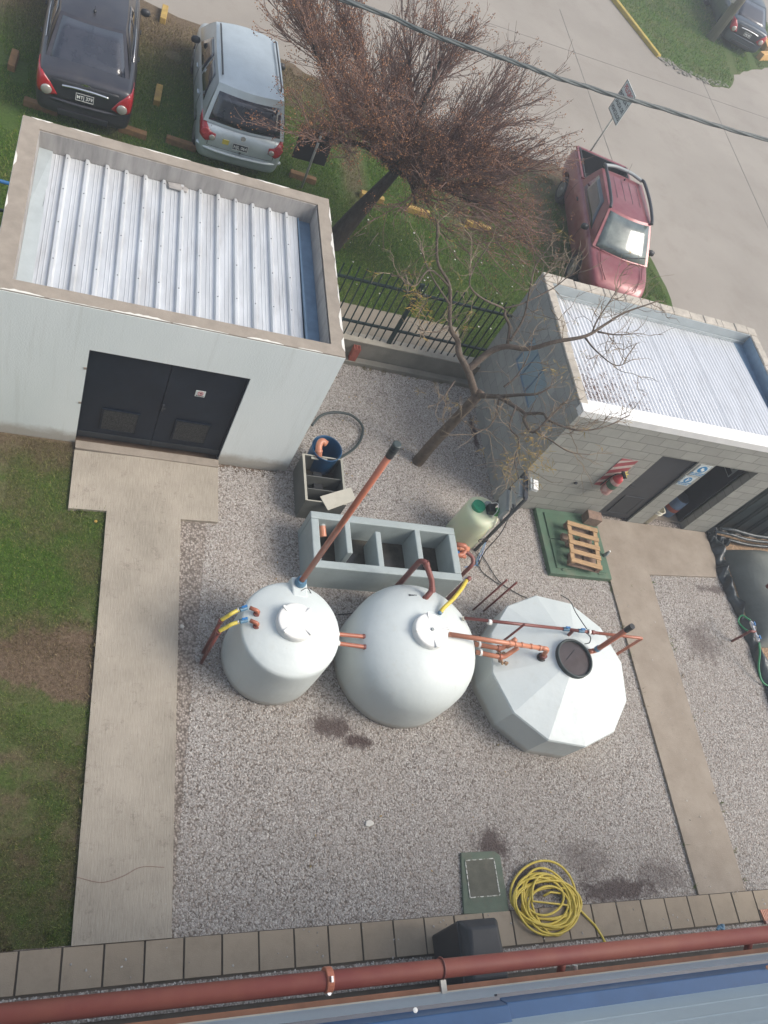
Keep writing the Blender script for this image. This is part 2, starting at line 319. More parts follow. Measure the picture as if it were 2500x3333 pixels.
M['glass2'] = (lambda t: (setattr(t.b.inputs['Coat Weight'], 'default_value', 1), t.out(t.ramp(t.noise(2, 4, .7), [(.35, (.05, .07, .07)), (.65, (.16, .19, .17))]), .30, .1))[1])(NT('clear_car_glass'))
M['tail'] = (lambda t: (setattr(t.b.inputs['Coat Weight'], 'default_value', 1), t.out((.38, .012, .018), .25))[1])(NT('red_lamp_lens'))
M['tailclear'] = (lambda t: (setattr(t.b.inputs['Coat Weight'], 'default_value', 1), t.out((.45, .42, .38), .2, .3))[1])(NT('clear_lamp_lens'))
M['tyre'] = vary('tyre_rubber', (.018, .018, .019), .85, amt=.15)
M['rim'] = vary('alloy_rim', (.28, .28, .28), .4, .7, amt=.1)
M['chrome'] = NT('chrome').out((.7, .7, .7), .18, 1.0)
M['extred'] = vary('extinguisher_red', (.42, .05, .055), .3, amt=.1)
M['wrap'] = (lambda t: (setattr(t.b.inputs['Coat Weight'], 'default_value', .5), t.bump(t.noise(30, 3, .6), .01), t.out(t.ramp(t.noise(9, 4, .7), [(.35, (.40, .16, .15)), (.6, (.55, .36, .33)), (.75, (.62, .55, .5))]), .3))[2])(NT('cloudy_plastic_wrap'))
M['ply'] = vary('cream_stack', (.72, .69, .56), .6, amt=.05)
M['steelgrey'] = vary('grey_steel_drum', (.10, .16, .25), .5, amt=.12)

# ------------------------------------------------------------------ mesh builder
ORG = {}
class MB:
    def __init__(s): s.v = []; s.f = []
    def add(s, V, F):
        o = len(s.v); s.v += [tuple(p) for p in V]; s.f += [tuple(i+o for i in f) for f in F]; return s
    def box(s, a, b, rot=0, piv=None, bev=0):
        (x0, y0, z0), (x1, y1, z1) = a, b
        V = [Vector((x, y, z)) for z in (z0, z1) for x, y in ((x0, y0), (x1, y0), (x1, y1), (x0, y1))]
        if rot:
            p = Vector(piv or ((x0+x1)/2, (y0+y1)/2, 0)); m = Matrix.Rotation(rot, 3, 'Z'); V = [m @ (q-p)+p for q in V]
        return s.add(V, [(3, 2, 1, 0), (4, 5, 6, 7), (0, 1, 5, 4), (1, 2, 6, 5), (2, 3, 7, 6), (3, 0, 4, 7)])
    def prism(s, poly, z0, z1):
        n = len(poly); V = [(p[0], p[1], z0) for p in poly]+[(p[0], p[1], z1) for p in poly]
        a = sum(poly[i][0]*poly[(i+1) % n][1]-poly[(i+1) % n][0]*poly[i][1] for i in range(n))
        F = [tuple(range(n, 2*n)), tuple(reversed(range(n)))]+[(i, (i+1) % n, n+(i+1) % n, n+i) for i in range(n)]
        if a < 0: F = [tuple(reversed(f)) for f in F]
        return s.add(V, F)
    def hexa(s, bot, top):
        return s.add(list(bot)+list(top), [(3, 2, 1, 0), (4, 5, 6, 7), (0, 1, 5, 4), (1, 2, 6, 5), (2, 3, 7, 6), (3, 0, 4, 7)])
    def quad(s, a, b, c, d): return s.add([a, b, c, d], [(0, 1, 2, 3)])
    def tube(s, P, r, n=10, cap=True):
        P = [Vector(p) for p in P]
        if len(P) < 2: return s
        rr = r if isinstance(r, (list, tuple)) else [r]*len(P)
        t0 = (P[1]-P[0]).normalized(); u = t0.orthogonal().normalized(); V = []
        for i, p in enumerate(P):
            t = ((P[i]-P[i-1]).normalized() if i else t0)
            if i < len(P)-1 and i: t = (t+(P[i+1]-P[i]).normalized())
            if t.length < 1e-6: t = t0
            t.normalize(); u = (u-t*u.dot(t)); u = u.normalized() if u.length > 1e-6 else t.orthogonal().normalized(); w_ = t.cross(u)
            V += [p+(u*math.cos(2*PI*k/n)+w_*math.sin(2*PI*k/n))*rr[i] for k in range(n)]
        F = [(i*n+k, i*n+(k+1) % n, (i+1)*n+(k+1) % n, (i+1)*n+k) for i in range(len(P)-1) for k in range(n)]
        if cap: F += [tuple(reversed(range(n))), tuple(range((len(P)-1)*n, len(P)*n))]
        return s.add(V, F)
    def cyl(s, p, q, r, n=16): return s.tube([p, q], r, n)
    def lathe(s, prof, c=(0, 0, 0), n=48, capb=True, capt=True, phase=0, M_=None):
        V = []
        for r_, z in prof: V += [Vector((r_*math.cos(2*PI*k/n+phase), r_*math.sin(2*PI*k/n+phase), z)) for k in range(n)]
        if M_: V = [M_ @ v for v in V]
        V = [v+Vector(c) for v in V]; m = len(prof)
        F = [(i*n+k, i*n+(k+1) % n, (i+1)*n+(k+1) % n, (i+1)*n+k) for i in range(m-1) for k in range(n)]
        if capb: F.append(tuple(reversed(range(n))))
        if capt: F.append(tuple(range((m-1)*n, m*n)))
        return s.add(V, F)
    def grid(s, fn, nu, nv):
        V = [fn(i/nu, j/nv) for j in range(nv+1) for i in range(nu+1)]
        F = [(j*(nu+1)+i, j*(nu+1)+i+1, (j+1)*(nu+1)+i+1, (j+1)*(nu+1)+i) for j in range(nv) for i in range(nu)]
        return s.add(V, F)
    def build(s, name, mat, parent=None, smooth=False, bevel=0, seg=2, subsurf=0, origin=True, solid=0):
        me = bpy.data.meshes.new(name)
        V = [Vector(v) for v in s.v]
        o = Vector((0, 0, 0))
        if parent is None and origin and V:
            o = Vector((sum(v.x for v in V)/len(V), sum(v.y for v in V)/len(V), min(v.z for v in V)))
        elif parent is not None: o = ORG[parent.name]
        me.from_pydata([v-o for v in V], [], s.f); me.update()
        me.materials.append(M[mat] if isinstance(mat, str) else mat)
        if smooth: me.polygons.foreach_set('use_smooth', [True]*len(me.polygons))
        ob = bpy.data.objects.new(name, me); col.objects.link(ob)
        if parent is not None: ob.parent = parent
        else: ob.location = o
        ORG[ob.name] = o
        if solid:
            md = ob.modifiers.new('s', 'SOLIDIFY'); md.thickness = solid; md.offset = 0
        if bevel:
            md = ob.modifiers.new('b', 'BEVEL'); md.width = bevel; md.segments = seg; md.limit_method = 'ANGLE'; md.angle_limit = R(40)
        if subsurf:
            md = ob.modifiers.new('u', 'SUBSURF'); md.levels = subsurf; md.render_levels = subsurf
        if smooth == 'auto' or (smooth and bevel):
            pass
        return ob
def tag(o, label=None, cat=None, group=None, kind=None):
    if label: o['label'] = label
    if cat: o['category'] = cat
    if group: o['group'] = group
    if kind: o['kind'] = kind
    return o
def struct(o): o['kind'] = 'structure'; return o
def thing(name, loc, label, cat, group=None, rz=0):
    o = bpy.data.objects.new(name, None); col.objects.link(o); o.location = loc; o.rotation_euler.z = rz
    o.empty_display_size = .1; ORG[o.name] = Vector((0, 0, 0))
    return tag(o, label, cat, group)
def wthing(name, loc, label, cat, group=None):   # a thing whose parts are given in site coordinates
    o = thing(name, loc, label, cat, group); ORG[o.name] = Vector(loc); return o
def kids(o): return [c for c in bpy.data.objects if c.parent == o]
def copy_tree(o, parent=None):
    c = o.copy(); col.objects.link(c)
    if parent is not None: c.parent = parent
    for k in kids(o): copy_tree(k, c)
    return c
def curve(pts, n=8):   # catmull-rom
    P = [Vector(p) for p in pts]; P = [P[0]*2-P[1]]+P+[P[-1]*2-P[-2]]; out = []
    for i in range(1, len(P)-2):
        for k in range(n):
            t = k/n; a, b, c, d = P[i-1], P[i], P[i+1], P[i+2]
            out.append(.5*((2*b)+(c-a)*t+(2*a-5*b+4*c-d)*t*t+(3*b-3*c+d-a)*t**3))
    return out+[P[-2]]
def fastmesh(name, verts, nf, idx, k, mat):   # verts (N,3), idx flat face indices with k corners each
    me = bpy.data.meshes.new(name); me.vertices.add(len(verts)); me.vertices.foreach_set('co', verts.astype(np.float32).ravel())
    me.loops.add(nf*k); me.loops.foreach_set('vertex_index', idx.astype(np.int32).ravel())
    me.polygons.add(nf); me.polygons.foreach_set('loop_start', np.arange(0, nf*k, k, dtype=np.int32))
    me.update(); me.validate(); me.materials.append(M[mat])
    o = bpy.data.objects.new(name, me); col.objects.link(o); return o
def inpoly(P, poly):
    x, y = P[:, 0], P[:, 1]; r = np.zeros(len(P), bool); n = len(poly)
    for i in range(n):
        x1, y1 = poly[i][0], poly[i][1]; x2, y2 = poly[(i+1) % n][0], poly[(i+1) % n][1]
        if y1 == y2: continue
        r ^= ((y1 > y) != (y2 > y)) & (x < (x2-x1)*(y-y1)/(y2-y1)+x1)
    return r
def text(s_, size, mat, parent, M4, name='lettering', ext=.001, align='CENTER', bold=.0, sx=1):
    cu = bpy.data.curves.new('txt', 'FONT'); cu.body = s_; cu.size = size; cu.extrude = ext; cu.align_x = align; cu.align_y = 'CENTER'; cu.offset = bold; cu.resolution_u = 3
    tmp = bpy.data.objects.new('tmp', cu); col.objects.link(tmp); dg = bpy.context.evaluated_depsgraph_get()
    me = bpy.data.meshes.new_from_object(tmp.evaluated_get(dg)); bpy.data.objects.remove(tmp); bpy.data.curves.remove(cu)
    me.transform(M4 @ Matrix.Scale(sx, 4, (1, 0, 0))); me.materials.clear(); me.materials.append(M[mat]); me.name = name
    o = bpy.data.objects.new(name, me); col.objects.link(o); o.parent = parent; return o
def frame4(o, x, y):   # matrix with origin o, text direction x, text up y
    x = Vector(x).normalized(); y = Vector(y).normalized(); z = x.cross(y)
    return Matrix(((x.x, y.x, z.x, o[0]), (x.y, y.y, z.y, o[1]), (x.z, y.z, z.z, o[2]), (0, 0, 0, 1)))
def fuse(a, b):   # surface detail of b becomes part of mesh a
    bm = bmesh.new(); bm.from_mesh(a.data); n = len(a.data.materials); k = len(bm.faces)
    bm.from_mesh(b.data); bm.faces.ensure_lookup_table()
    for f in bm.faces[k:]: f.material_index = n
    bm.to_mesh(a.data); bm.free(); a.data.materials.append(b.data.materials[0]); bpy.data.objects.remove(b); return a
def rel(p, parent): return Vector(p)-ORG[parent.name]

# ================================================================== the ground
def sheet(name, poly, z, mat, th=.02): return struct(MB().prism(poly, z-th, z).build(name, mat))
struct(MB().quad((-90, -60, -.06), (140, -60, -.06), (140, 160, -.06), (-90, 160, -.06)).build('ground', 'earth'))
sheet('street', [(-60, 17.2), (13.0, 17.2), (13.0, 6.0), (60, 6.0), (60, 90), (-60, 90)], -.012, 'road', .04)
jt = MB()
def strip(mb, a, b, w_, z0, z1):
    a = Vector((a[0], a[1], 0)); b = Vector((b[0], b[1], 0)); n = Vector((-(b-a).y, (b-a).x, 0)).normalized()*w_/2
    mb.prism([(a-n)[:2], (b-n)[:2], (b+n)[:2], (a+n)[:2]], z0, z1)
for a, b in (((13.5, 27), (13.15, 17.8)), ((19.2, 26.6), (18.6, 17.6)), ((18.6, 17.6), (18.3, 8)), ((0, 23.2), (40, 26.9))):
    strip(jt, a, b, .022, -.03, -.008)
struct(jt.build('street_joints', 'joint'))
# gravel yard
yard = [(.2, -.6), (13.0, -.6), (13.0, 9.72), (3.2, 9.72), (3.2, 7.0), (.25, 7.0)]
sheet('gravel_yard', yard, 0.0, 'gravel', .03)
# left lawn
lawn_poly = [(-6, .83), (.76, .83), (.79, 6.06), (.27, 6.02), (.26, 7.14), (-6, 7.14)]
sheet('lawn', lawn_poly, .006, 'lawn', .03)
# paths
sheet('left_path', [(.75, .82), (1.76, .82), (1.745, 6.05), (2.27, 6.07), (2.27, 7.03), (.27, 6.98), (.27, 6.03), (.755, 6.05)], .055, 'path', .08)
struct(MB().box((.27, 7.0, -.02), (2.27, 7.13, .085)).build('door_step', 'cap', bevel=.008))
sheet('right_path', [(9.10, .82), (9.98, .82), (9.98, 5.98), (11.58, 6.08), (11.72, 6.5), (11.68, 7.05), (9.08, 7.05), (9.06, 6.0)], .04, 'slab', .06)
# paving flags by the building
pv = MB(); x = -2.2
while x < 13.4:
    pv.box((x+.008, .425, -.02), (x+.398, .812, .045+random.uniform(-.003, .003)), rot=random.uniform(-.004, .004)); x += .41
struct(pv.build('paving_flags', 'pave', bevel=.003, seg=1))
struct(MB().box((-3, -.6, -.02), (14, .40, .028)).box((-3, .40, -.02), (14, .82, .030)).build('pavement_bed', 'joint_sand'))
# verge behind the sheds
verge_poly = [(-12, 9.9), (13.3, 9.9), (13.35, 13.8), (13.2, 15.2), (12.7, 16.9), (11, 17.9), (8, 17.7), (5.2, 18.0), (4.3, 18.3), (3.2, 18.75), (1.5, 18.85), (.7, 18.95), (-2, 19.2), (-12, 19.6)]
def rough(poly, step=.35, amp=.09):
    out = []
    for i, p in enumerate(poly):
        q = poly[(i+1) % len(poly)]; d = math.hypot(q[0]-p[0], q[1]-p[1]); n = max(1, int(d/step))
        for k in range(n): out.append((p[0]+(q[0]-p[0])*k/n+random.uniform(-amp, amp), p[1]+(q[1]-p[1])*k/n+random.uniform(-amp, amp)))
    return out
sheet('verge', rough(verge_poly), .008, 'verge', .03)
sheet('footpath', [(-1.2, 9.93), (7.0, 9.93), (7.0, 11.13), (-1.2, 11.06)], .03, 'footpath', .05)
far_poly = [(16.42, 29.3), (17.4, 26.5), (18.4, 26.2), (19.6, 26.0), (20.5, 26.3), (21.3, 27.6), (22.6, 28.6), (24, 29.6), (25.5, 33), (30, 46), (14, 46), (15.2, 33)]
sheet('far_verge', rough(far_poly, .4, .08), .012, 'far', .04)
rb = MB()
for k in range(150):
    t = random.random(); p = Vector((17.35+3.1*t, 26.42-.25*math.sin(PI*t)+random.gauss(0, .14)))
    q = random.uniform(.02, .085); rb.lathe([(q*random.uniform(.6, 1), 0), (q, q*.2), (q*random.uniform(.2, .6), q*.42)], (p[0], p[1], 0), random.choice((4, 5, 6)), phase=random.random()*6)
tag(rb.build('rubble', 'lowwall'), 'strip of broken concrete rubble along the street edge of the far grass', 'rubble', kind='stuff')
struct(MB().hexa([(16.20, 29.6, -.02), (17.26, 26.38, -.02), (17.44, 26.42, -.02), (16.40, 29.65, -.02)], [(16.22, 29.6, .13), (17.28, 26.40, .10), (17.42, 26.44, .10), (16.38, 29.65, .13)]).hexa([(14.2, 36, -.02), (16.19, 29.62, -.02), (16.39, 29.67, -.02), (14.4, 36, -.02)], [(14.2, 36, .13), (16.21, 29.62, .13), (16.37, 29.67, .13), (14.4, 36, .13)]).build('kerb', 'yellow_kerb', bevel=.02))

# stones of the gravel, piece by piece
def scatter(poly, dens, holes, seed, circ=()):
    r = np.random.default_rng(seed); xs = [p[0] for p in poly]; ys = [p[1] for p in poly]
    A = (max(xs)-min(xs))*(max(ys)-min(ys)); n = int(A*dens)
    P = np.c_[r.uniform(min(xs), max(xs), n), r.uniform(min(ys), max(ys), n)]
    P = P[inpoly(P, poly)]
    for h in holes: P = P[~inpoly(P, h)]
    for cx, cy, rr in circ: P = P[(P[:, 0]-cx)**2+(P[:, 1]-cy)**2 > rr*rr]
    return P, r
def stones(name, P, r, s0, s1, mat, z=0.0):
    n = len(P); base = np.array([(1, 0, 0), (.45, .85, .1), (-.55, .8, 0), (-1, -.1, .1), (-.4, -.85, 0), (.6, -.75, .05), (.15, .1, .75), (-.3, -.1, .6)])
    F = np.array([(0, 1, 6), (1, 2, 6), (2, 7, 6), (2, 3, 7), (3, 4, 7), (4, 6, 7), (4, 5, 6), (5, 0, 6)])
    V = np.tile(base, (n, 1, 1)) * (1+r.uniform(-.25, .25, (n, 8, 3)))
    sz = r.uniform(s0, s1, (n, 1, 1)) ** 1.0; V = V*sz*np.concatenate([np.ones((n, 1, 1)), r.uniform(.55, 1, (n, 1, 1)), r.uniform(.8, 1.2, (n, 1, 1))], 2)
    a = r.uniform(0, 2*PI, n)[:, None]; c, s = np.cos(a), np.sin(a); X = V[..., 0]*c-V[..., 1]*s; Y = V[..., 0]*s+V[..., 1]*c
    tx = r.uniform(-.5, .5, (n, 1)); Z = V[..., 2]*.72+X*tx*.7
    V = np.stack([X+P[:, :1], Y+P[:, 1:2], Z+z+r.uniform(0, .004, (n, 1))], 2)
    I = (F[None]+(np.arange(n)*8)[:, None, None])
    return fastmesh(name, V.reshape(-1, 3), n*8, I.ravel(), 3, mat)
rect = lambda a, b, c, d: [(a, b), (c, b), (c, d), (a, d)]
T1, T2, T3 = (2.965, 4.072), (4.79, 4.06), (7.124, 3.874)
lp = [(.75, .6), (1.76, .6), (1.745, 6.05), (2.27, 6.07), (2.27, 7.05), (.2, 7.05), (.2, .6)]
rp = [(9.10, .6), (9.98, .6), (9.98, 5.98), (11.58, 6.08), (11.72, 6.5), (11.68, 7.1), (9.08, 7.1), (9.06, 6.0)]
liner_line = [(11.74, 7.1), (11.72, 6.7), (11.68, 6.3), (11.66, 6.0), (11.73, 5.6), (11.78, 5.2), (11.8, 4.7), (11.82, 4.1), (11.8, 3.5), (11.8, 2.8)]
holes = [lp, rp, rect(7.04, 7.04, 12, 10), rect(7.8, 5.76, 9.05, 7.08), rect(3.5, 5.3, 5.75, 6.1), rect(3.5, 6.35, 4.1, 7.15), rect(.0, 7.1, 3.33, 10), rect(5.4, .86, 5.98, 1.52), liner_line+[(14, 2.8), (14, 7.1)]]
P_, r_ = scatter([(1.75, .80), (12, .80), (12, 7.05), (7.04, 7.05), (7.04, 9.6), (3.33, 9.6), (3.33, 7.1), (2.2, 7.1)], 3600, holes, 1, [(*T1, .63), (*T2, .9), (*T3, 1.1), (5.66, 7.76, .1)])
tag(stones('gravel_stones', P_, r_, .0065, .0165, 'stones'), 'loose pinkish grey crushed gravel covering the yard', 'gravel', kind='stuff')
P_, r_ = scatter([(.75, .42), (12, .42), (12, .84), (.75, .84)], 16, [], 5)
P2_, _r = scatter([(1.55, .85), (1.76, .85), (1.76, 6.0), (1.64, 6.0)], 70, [], 6); P3_, _r = scatter([(9.1, .85), (9.95, .85), (9.95, 5.9), (9.1, 5.9)], 5, [], 7)
tag(stones('stray_stones', np.vstack([P_, P2_, P3_]), r_, .008, .017, 'stones', .048), 'stray gravel stones lying on the paving flags and path edges', 'gravel', kind='stuff')
P_, r_ = scatter([(-2, .14), (12, .14), (12, .40), (-2, .40)], 1500, [], 8)
tag(stones('gutter_stones', P_, r_, .007, .015, 'stones', .038), 'fine gravel in the drip strip under the red pipe', 'gravel', kind='stuff')
sheet('drip_gravel', [(-2.5, .13), (13, .13), (13, .398), (-2.5, .398)], .040, 'gravel', .02)
# grass blades
def blades(name, P, r, h0, h1, wd, mat, z=.006):
    n = len(P); a = r.uniform(0, 2*PI, n); h = r.uniform(h0, h1, n); lean = r.uniform(.2, 1.0, n)*h; la = r.uniform(0, 2*PI, n)
    b = np.c_[P, np.full(n, z)]; dx = np.c_[np.cos(a), np.sin(a), np.zeros(n)]*wd*r.uniform(.6, 1.3, n)[:, None]
    tip = b+np.c_[np.cos(la)*lean, np.sin(la)*lean, h]
    V = np.stack([b-dx, b+dx, tip], 1).reshape(-1, 3)
    return fastmesh(name, V, n, np.arange(n*3), 3, mat)
def noise2(P, s, seed):
    r = np.random.default_rng(seed); g = r.random((64, 64)); q = P*s+20; i = np.floor(q).astype(int) % 63; f = q-np.floor(q); f = f*f*(3-2*f)
    a = g[i[:, 0], i[:, 1]]; b = g[i[:, 0]+1, i[:, 1]]; c = g[i[:, 0], i[:, 1]+1]; d = g[i[:, 0]+1, i[:, 1]+1]
    return (a*(1-f[:, 0])+b*f[:, 0])*(1-f[:, 1])+(c*(1-f[:, 0])+d*f[:, 0])*f[:, 1]
P_, r_ = scatter([(-1.9, .84), (.75, .84), (.74, 6.0), (.26, 6.0), (.24, 7.1), (-1.9, 7.1)], 9000, [], 11)
bare = np.exp(-((P_[:, 1]-3.65)/.42)**2*1.2)
k_ = (noise2(P_, 1.6, 3)*.6+noise2(P_, 5, 4)*.4 > .36) & (r_.random(len(P_)) > bare*1.25)
k_ |= r_.random(len(P_)) < .22
tag(blades('lawn_grass', P_[k_], r_, .012, .045, .0032, 'lawn_b'), 'short patchy grass of the left lawn beside the concrete path', 'grass', kind='stuff')
P_, r_ = scatter([(-3, 10.2), (11.6, 10.2), (13.2, 13.8), (12.7, 16.9), (8, 17.6), (3.4, 18.4), (-3, 19)], 3600, [rect(-1.2, 9, 7.05, 11.1), rect(-.9, 7, 3.4, 10.35), rect(7, 7, 11.8, 10.1)], 12)
wave = np.sin(P_[:, 0]*2.56+.9); prob = np.where(P_[:, 1] > 14.2, np.where(wave > .55, .35, .95), 1.0)*np.clip((19.0-P_[:, 1]+noise2(P_, 1, 8)*1.5-.6)/1.6, .03, 1)
k_ = (r_.random(len(P_)) < prob) & ((noise2(P_, 2.2, 9) > .17) | (P_[:, 1] < 13))
tag(blades('verge_grass', P_[k_], r_, .02, .06, .0055, 'verge_b'), 'bright green grass of the verge behind the fence', 'grass', kind='stuff')
P_, r_ = scatter(far_poly[:11], 420, [], 13)
P_ = P_[(P_[:, 1] < 34)]
trk = np.minimum(np.abs(P_[:, 0]-21.55-(P_[:, 1]-28.8)*.25), np.abs(P_[:, 0]-22.75-(P_[:, 1]-28.8)*.25)); k_ = (r_.random(len(P_)) < .9) & (trk > .2)
tag(blades('far_grass', P_[k_], r_, .03, .08, .012, 'far_b', .012), 'grass on the far corner beyond the yellow kerb', 'grass', kind='stuff')
tr = MB()
for xo in ():
    tr.prism(rough([(xo-.2-.35, 27.0+(.7 if xo > 22 else 0)), (xo+.15-.35, 27.1+(.7 if xo > 22 else 0)), (xo+.25, 29.6), (xo-.10, 29.6)], .12, .05), .005, .0145)
WC = MB()
for k in range(60):
    p = (random.uniform(4.4, 10), random.uniform(11.2, 13.8)); q = random.uniform(.008, .02)
    WC.lathe([(q, 0), (q*1.1, q*.4), (q*.3, q*.6)], (p[0], p[1], .04), 5, phase=random.random())
tag(WC.build('fallen_petals', 'stone_w'), 'tiny pale bits of litter scattered in the bright grass', 'litter', kind='stuff')

# tufts of weed along the edges
wd = []
for (x0, y0, x1, y1, n_, h_) in ((.70, .9, .76, 6, 60, .05), (-1.9, .84, .7, .86, 50, .05), (.3, 6.0, .74, 6.03, 14, .05), (9.0, 5.6, 9.9, 5.75, 5, .03), (3.4, 9.55, 7, 9.6, 18, .03), (10, .85, 10.05, 5.9, 10, .03), (9.06, .85, 9.1, 5.9, 8, .03), (.5, .9, .62, 1.0, 10, .12), (.0, .9, .1, 1.0, 6, .10)):
    for _ in range(n_):
        cx_, cy_ = random.uniform(x0, x1), random.uniform(y0, y1)
        for __ in range(9): wd.append((cx_+random.gauss(0, .02), cy_+random.gauss(0, .02)))
tag(blades('edge_weeds', np.array(wd), np.random.default_rng(3), .03, .09, .005, 'lawn_b'), 'small weeds growing along the edges of paths and walls', 'weeds', kind='stuff')
tag(MB().tube(curve([G(*p, .062) for p in ((250, 2855), (330, 2872), (400, 2852), (460, 2822), (535, 2823))], 8), .0022, 5).build('thin_wire', 'pvc_brown'), 'thin curved wire lying across the left concrete path', 'wire')
dl = MB()
for _ in range(170):
    if random.random() < .6: x, y = random.uniform(4.2, 7.0), random.uniform(6.6, 9.6)
    else: x, y = random.uniform(1.8, 11.5), random.uniform(.9, 7)
    a = random.uniform(0, 6.3); q = random.uniform(.008, .022); c, s_ = math.cos(a)*q, math.sin(a)*q
    dl.add([(x-c, y-s_, .024), (x+s_*.4, y-c*.4, .030), (x+c, y+s_, .026), (x-s_*.4, y+c*.4, .034)], [(0, 1, 2, 3)])
tag(dl.build('dry_leaves', 'leafy'), 'scattered small dry leaves on the gravel', 'leaves', kind='stuff')

# ================================================================== white shed
wx0, wx1, wy0, wy1, wz = -.86, 3.335, 7.15, 10.27, 2.66
sh = wthing('white_shed', (1.2, 8.7, 0), 'flat roofed white rendered shed with black double doors and a ribbed metal roof', 'shed')
mb = MB(); dx0, dx1, dz = .265, 2.27, 1.95
for a, b in (((wx0, wy0, -.05), (dx0, wy0+.18, wz)), ((dx1, wy0, -.05), (wx1, wy0+.18, wz)), ((dx0, wy0, dz), (dx1, wy0+.18, wz)),
             ((wx0, wy0+.18, -.05), (wx0+.2, wy1-.2, wz)), ((wx1-.2, wy0+.18, -.05), (wx1, wy1-.2, wz)), ((wx0, wy1-.2, -.05), (wx1, wy1, wz))): mb.box(a, b)
hg_w = mb.build('wall', 'render_wall', sh)
cp = MB(); ix0, ix1, iy0, iy1 = -.64, 3.145, 7.335, 10.07
for a, b in (((wx0+.006, wy0+.006), (wx1-.006, iy0)), ((wx0+.006, iy1), (wx1-.006, wy1-.006)), ((wx0+.006, iy0), (ix0, iy1)), ((ix1, iy0), (wx1-.006, iy1))): cp.box((*a, wz), (*b, wz+.022))
cap_ = cp.build('parapet_cap', 'cap', sh)
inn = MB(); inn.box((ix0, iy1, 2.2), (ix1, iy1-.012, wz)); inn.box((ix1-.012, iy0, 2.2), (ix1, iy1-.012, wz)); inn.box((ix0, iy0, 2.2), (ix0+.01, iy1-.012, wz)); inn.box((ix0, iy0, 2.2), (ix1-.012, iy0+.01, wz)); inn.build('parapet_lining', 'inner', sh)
fl = MB()
def flake(x0, y0, dx, dy, L, wmax):   # ragged slivers of white paint on the outer edge of the cap
    n = max(3, int(L/.05)); top = []; bot = []
    for k in range(n+1):
        t = k/n; wv = max(.004, wmax*math.sin(PI*t)**.5*random.uniform(.35, 1)) if 0 < k < n else .002
        top.append((x0+dx*L*t, y0+dy*L*t)); bot.append((x0+dx*L*t-dy*wv*(1 if dx == 0 else 1), y0+dy*L*t+(wv if dx else 0)*1))
    fl.prism(top+bot[::-1], wz+.018, wz+.0255)
x = wx0+.1
while x < wx1-.5:
    L = random.uniform(.25, .7); flake(x, wy0+.003, 1, 0, L, random.choice((.012, .02, .04))); x += L+random.uniform(.0, .25)
y = wy0+.1
while y < wy1-.5:
    L = random.uniform(.2, .6); flake(wx1-.004, y, 0, 1, L, random.choice((.02, .03, .05))); y += L+random.uniform(0, .2)
y = wy0+.2
while y < wy1-.6:
    L = random.uniform(.15, .4); n = 6
    fl.prism([(wx0+.004, y), (wx0+.004, y+L), (wx0+.004+random.uniform(.01, .03), y+L*.7), (wx0+.004+random.uniform(.01, .03), y+L*.3)], wz+.018, wz+.0255); y += L+random.uniform(.3, .8)
x = wx0+.1
while x < wx1-.5:
    L = random.uniform(.2, .7); t_ = random.uniform(.012, .035)
    fl.prism([(x, wy1-.003), (x+L, wy1-.003), (x+L*.8, wy1-t_), (x+L*.5, wy1-t_*.6), (x+L*.3, wy1-t_)], wz+.018, wz+.0255); x += L+random.uniform(.2, .6)
fuse(cap_, fl.build('flaking_paint', 'flake', sh))
# ribbed roof
rf = MB(); X0, X1 = -.47, 2.93; prof = []; x = X0; k = 0
while x < X1-.02:
    prof += [(x, 0), (x+.048, 0), (x+.052, .006), (x+.060, .006), (x+.064, 0), (x+.098, 0), (x+.102, .006), (x+.11, .006), (x+.114, 0), (x+.160, 0), (x+.178, .047), (x+.212, .047), (x+.236, 0)]; x += .2515
prof = [p for p in prof if p[0] < X1]
zr = lambda y: 2.30+(y-iy0)/(iy1-iy0)*.085
V = [(px, y, zr(y)+pz) for y in (iy0+.01, iy1-.02) for px, pz in prof]; n = len(prof)
rf.add(V, [(i, i+1, n+i+1, n+i) for i in range(n-1)])
ro = rf.build('roof', 'galv', sh)
sc = MB()
for i in range(13):
    for y in (7.5, 8.1, 8.75, 9.4, 9.95): sc.lathe([(.009, 0), (.006, .006)], (X0+.2+.2515*i, y+random.uniform(-.03, .03), zr(y)+.047), 7)
sc = sc.build('roof_screw', 'dark_steel', sh); fuse(ro, sc)
MB().box((2.935, iy0+.012, 2.27), (ix1-.014, iy1-.014, 2.335)).box((2.925, iy0+.012, 2.335), (2.95, iy1-.014, 2.38)).build('roof_flashing', 'flash_blue', sh)
MB().hexa([(ix0+.012, iy0+.012, 2.25), (X0+.01, iy0+.012, 2.25), (X0+.01, 9.0, 2.25), (ix0+.012, 9.0, 2.25)], [(ix0+.012, iy0+.012, 2.37), (X0+.01, iy0+.012, 2.33), (X0+.01, 9.0, 2.36), (ix0+.012, 9.0, 2.40)]).hexa([(ix0+.012, 9.0, 2.25), (X0+.012, 9.0, 2.25), (X0+.012, iy1-.014, 2.25), (ix0+.012, iy1-.014, 2.25)], [(ix0+.012, 9.0, 2.38), (X0+.012, 9.0, 2.335), (X0+.012, iy1-.014, 2.41), (ix0+.012, iy1-.014, 2.42)]).build('side_flashing', 'flash_pale', sh)
MB().prism([(1.05, 9.93), (1.3, 9.93), (1.32, 10.0), (1.2, 10.06), (1.03, 10.03)], 2.40, 2.43).build('roof_patch', 'inner', sh, bevel=.01)
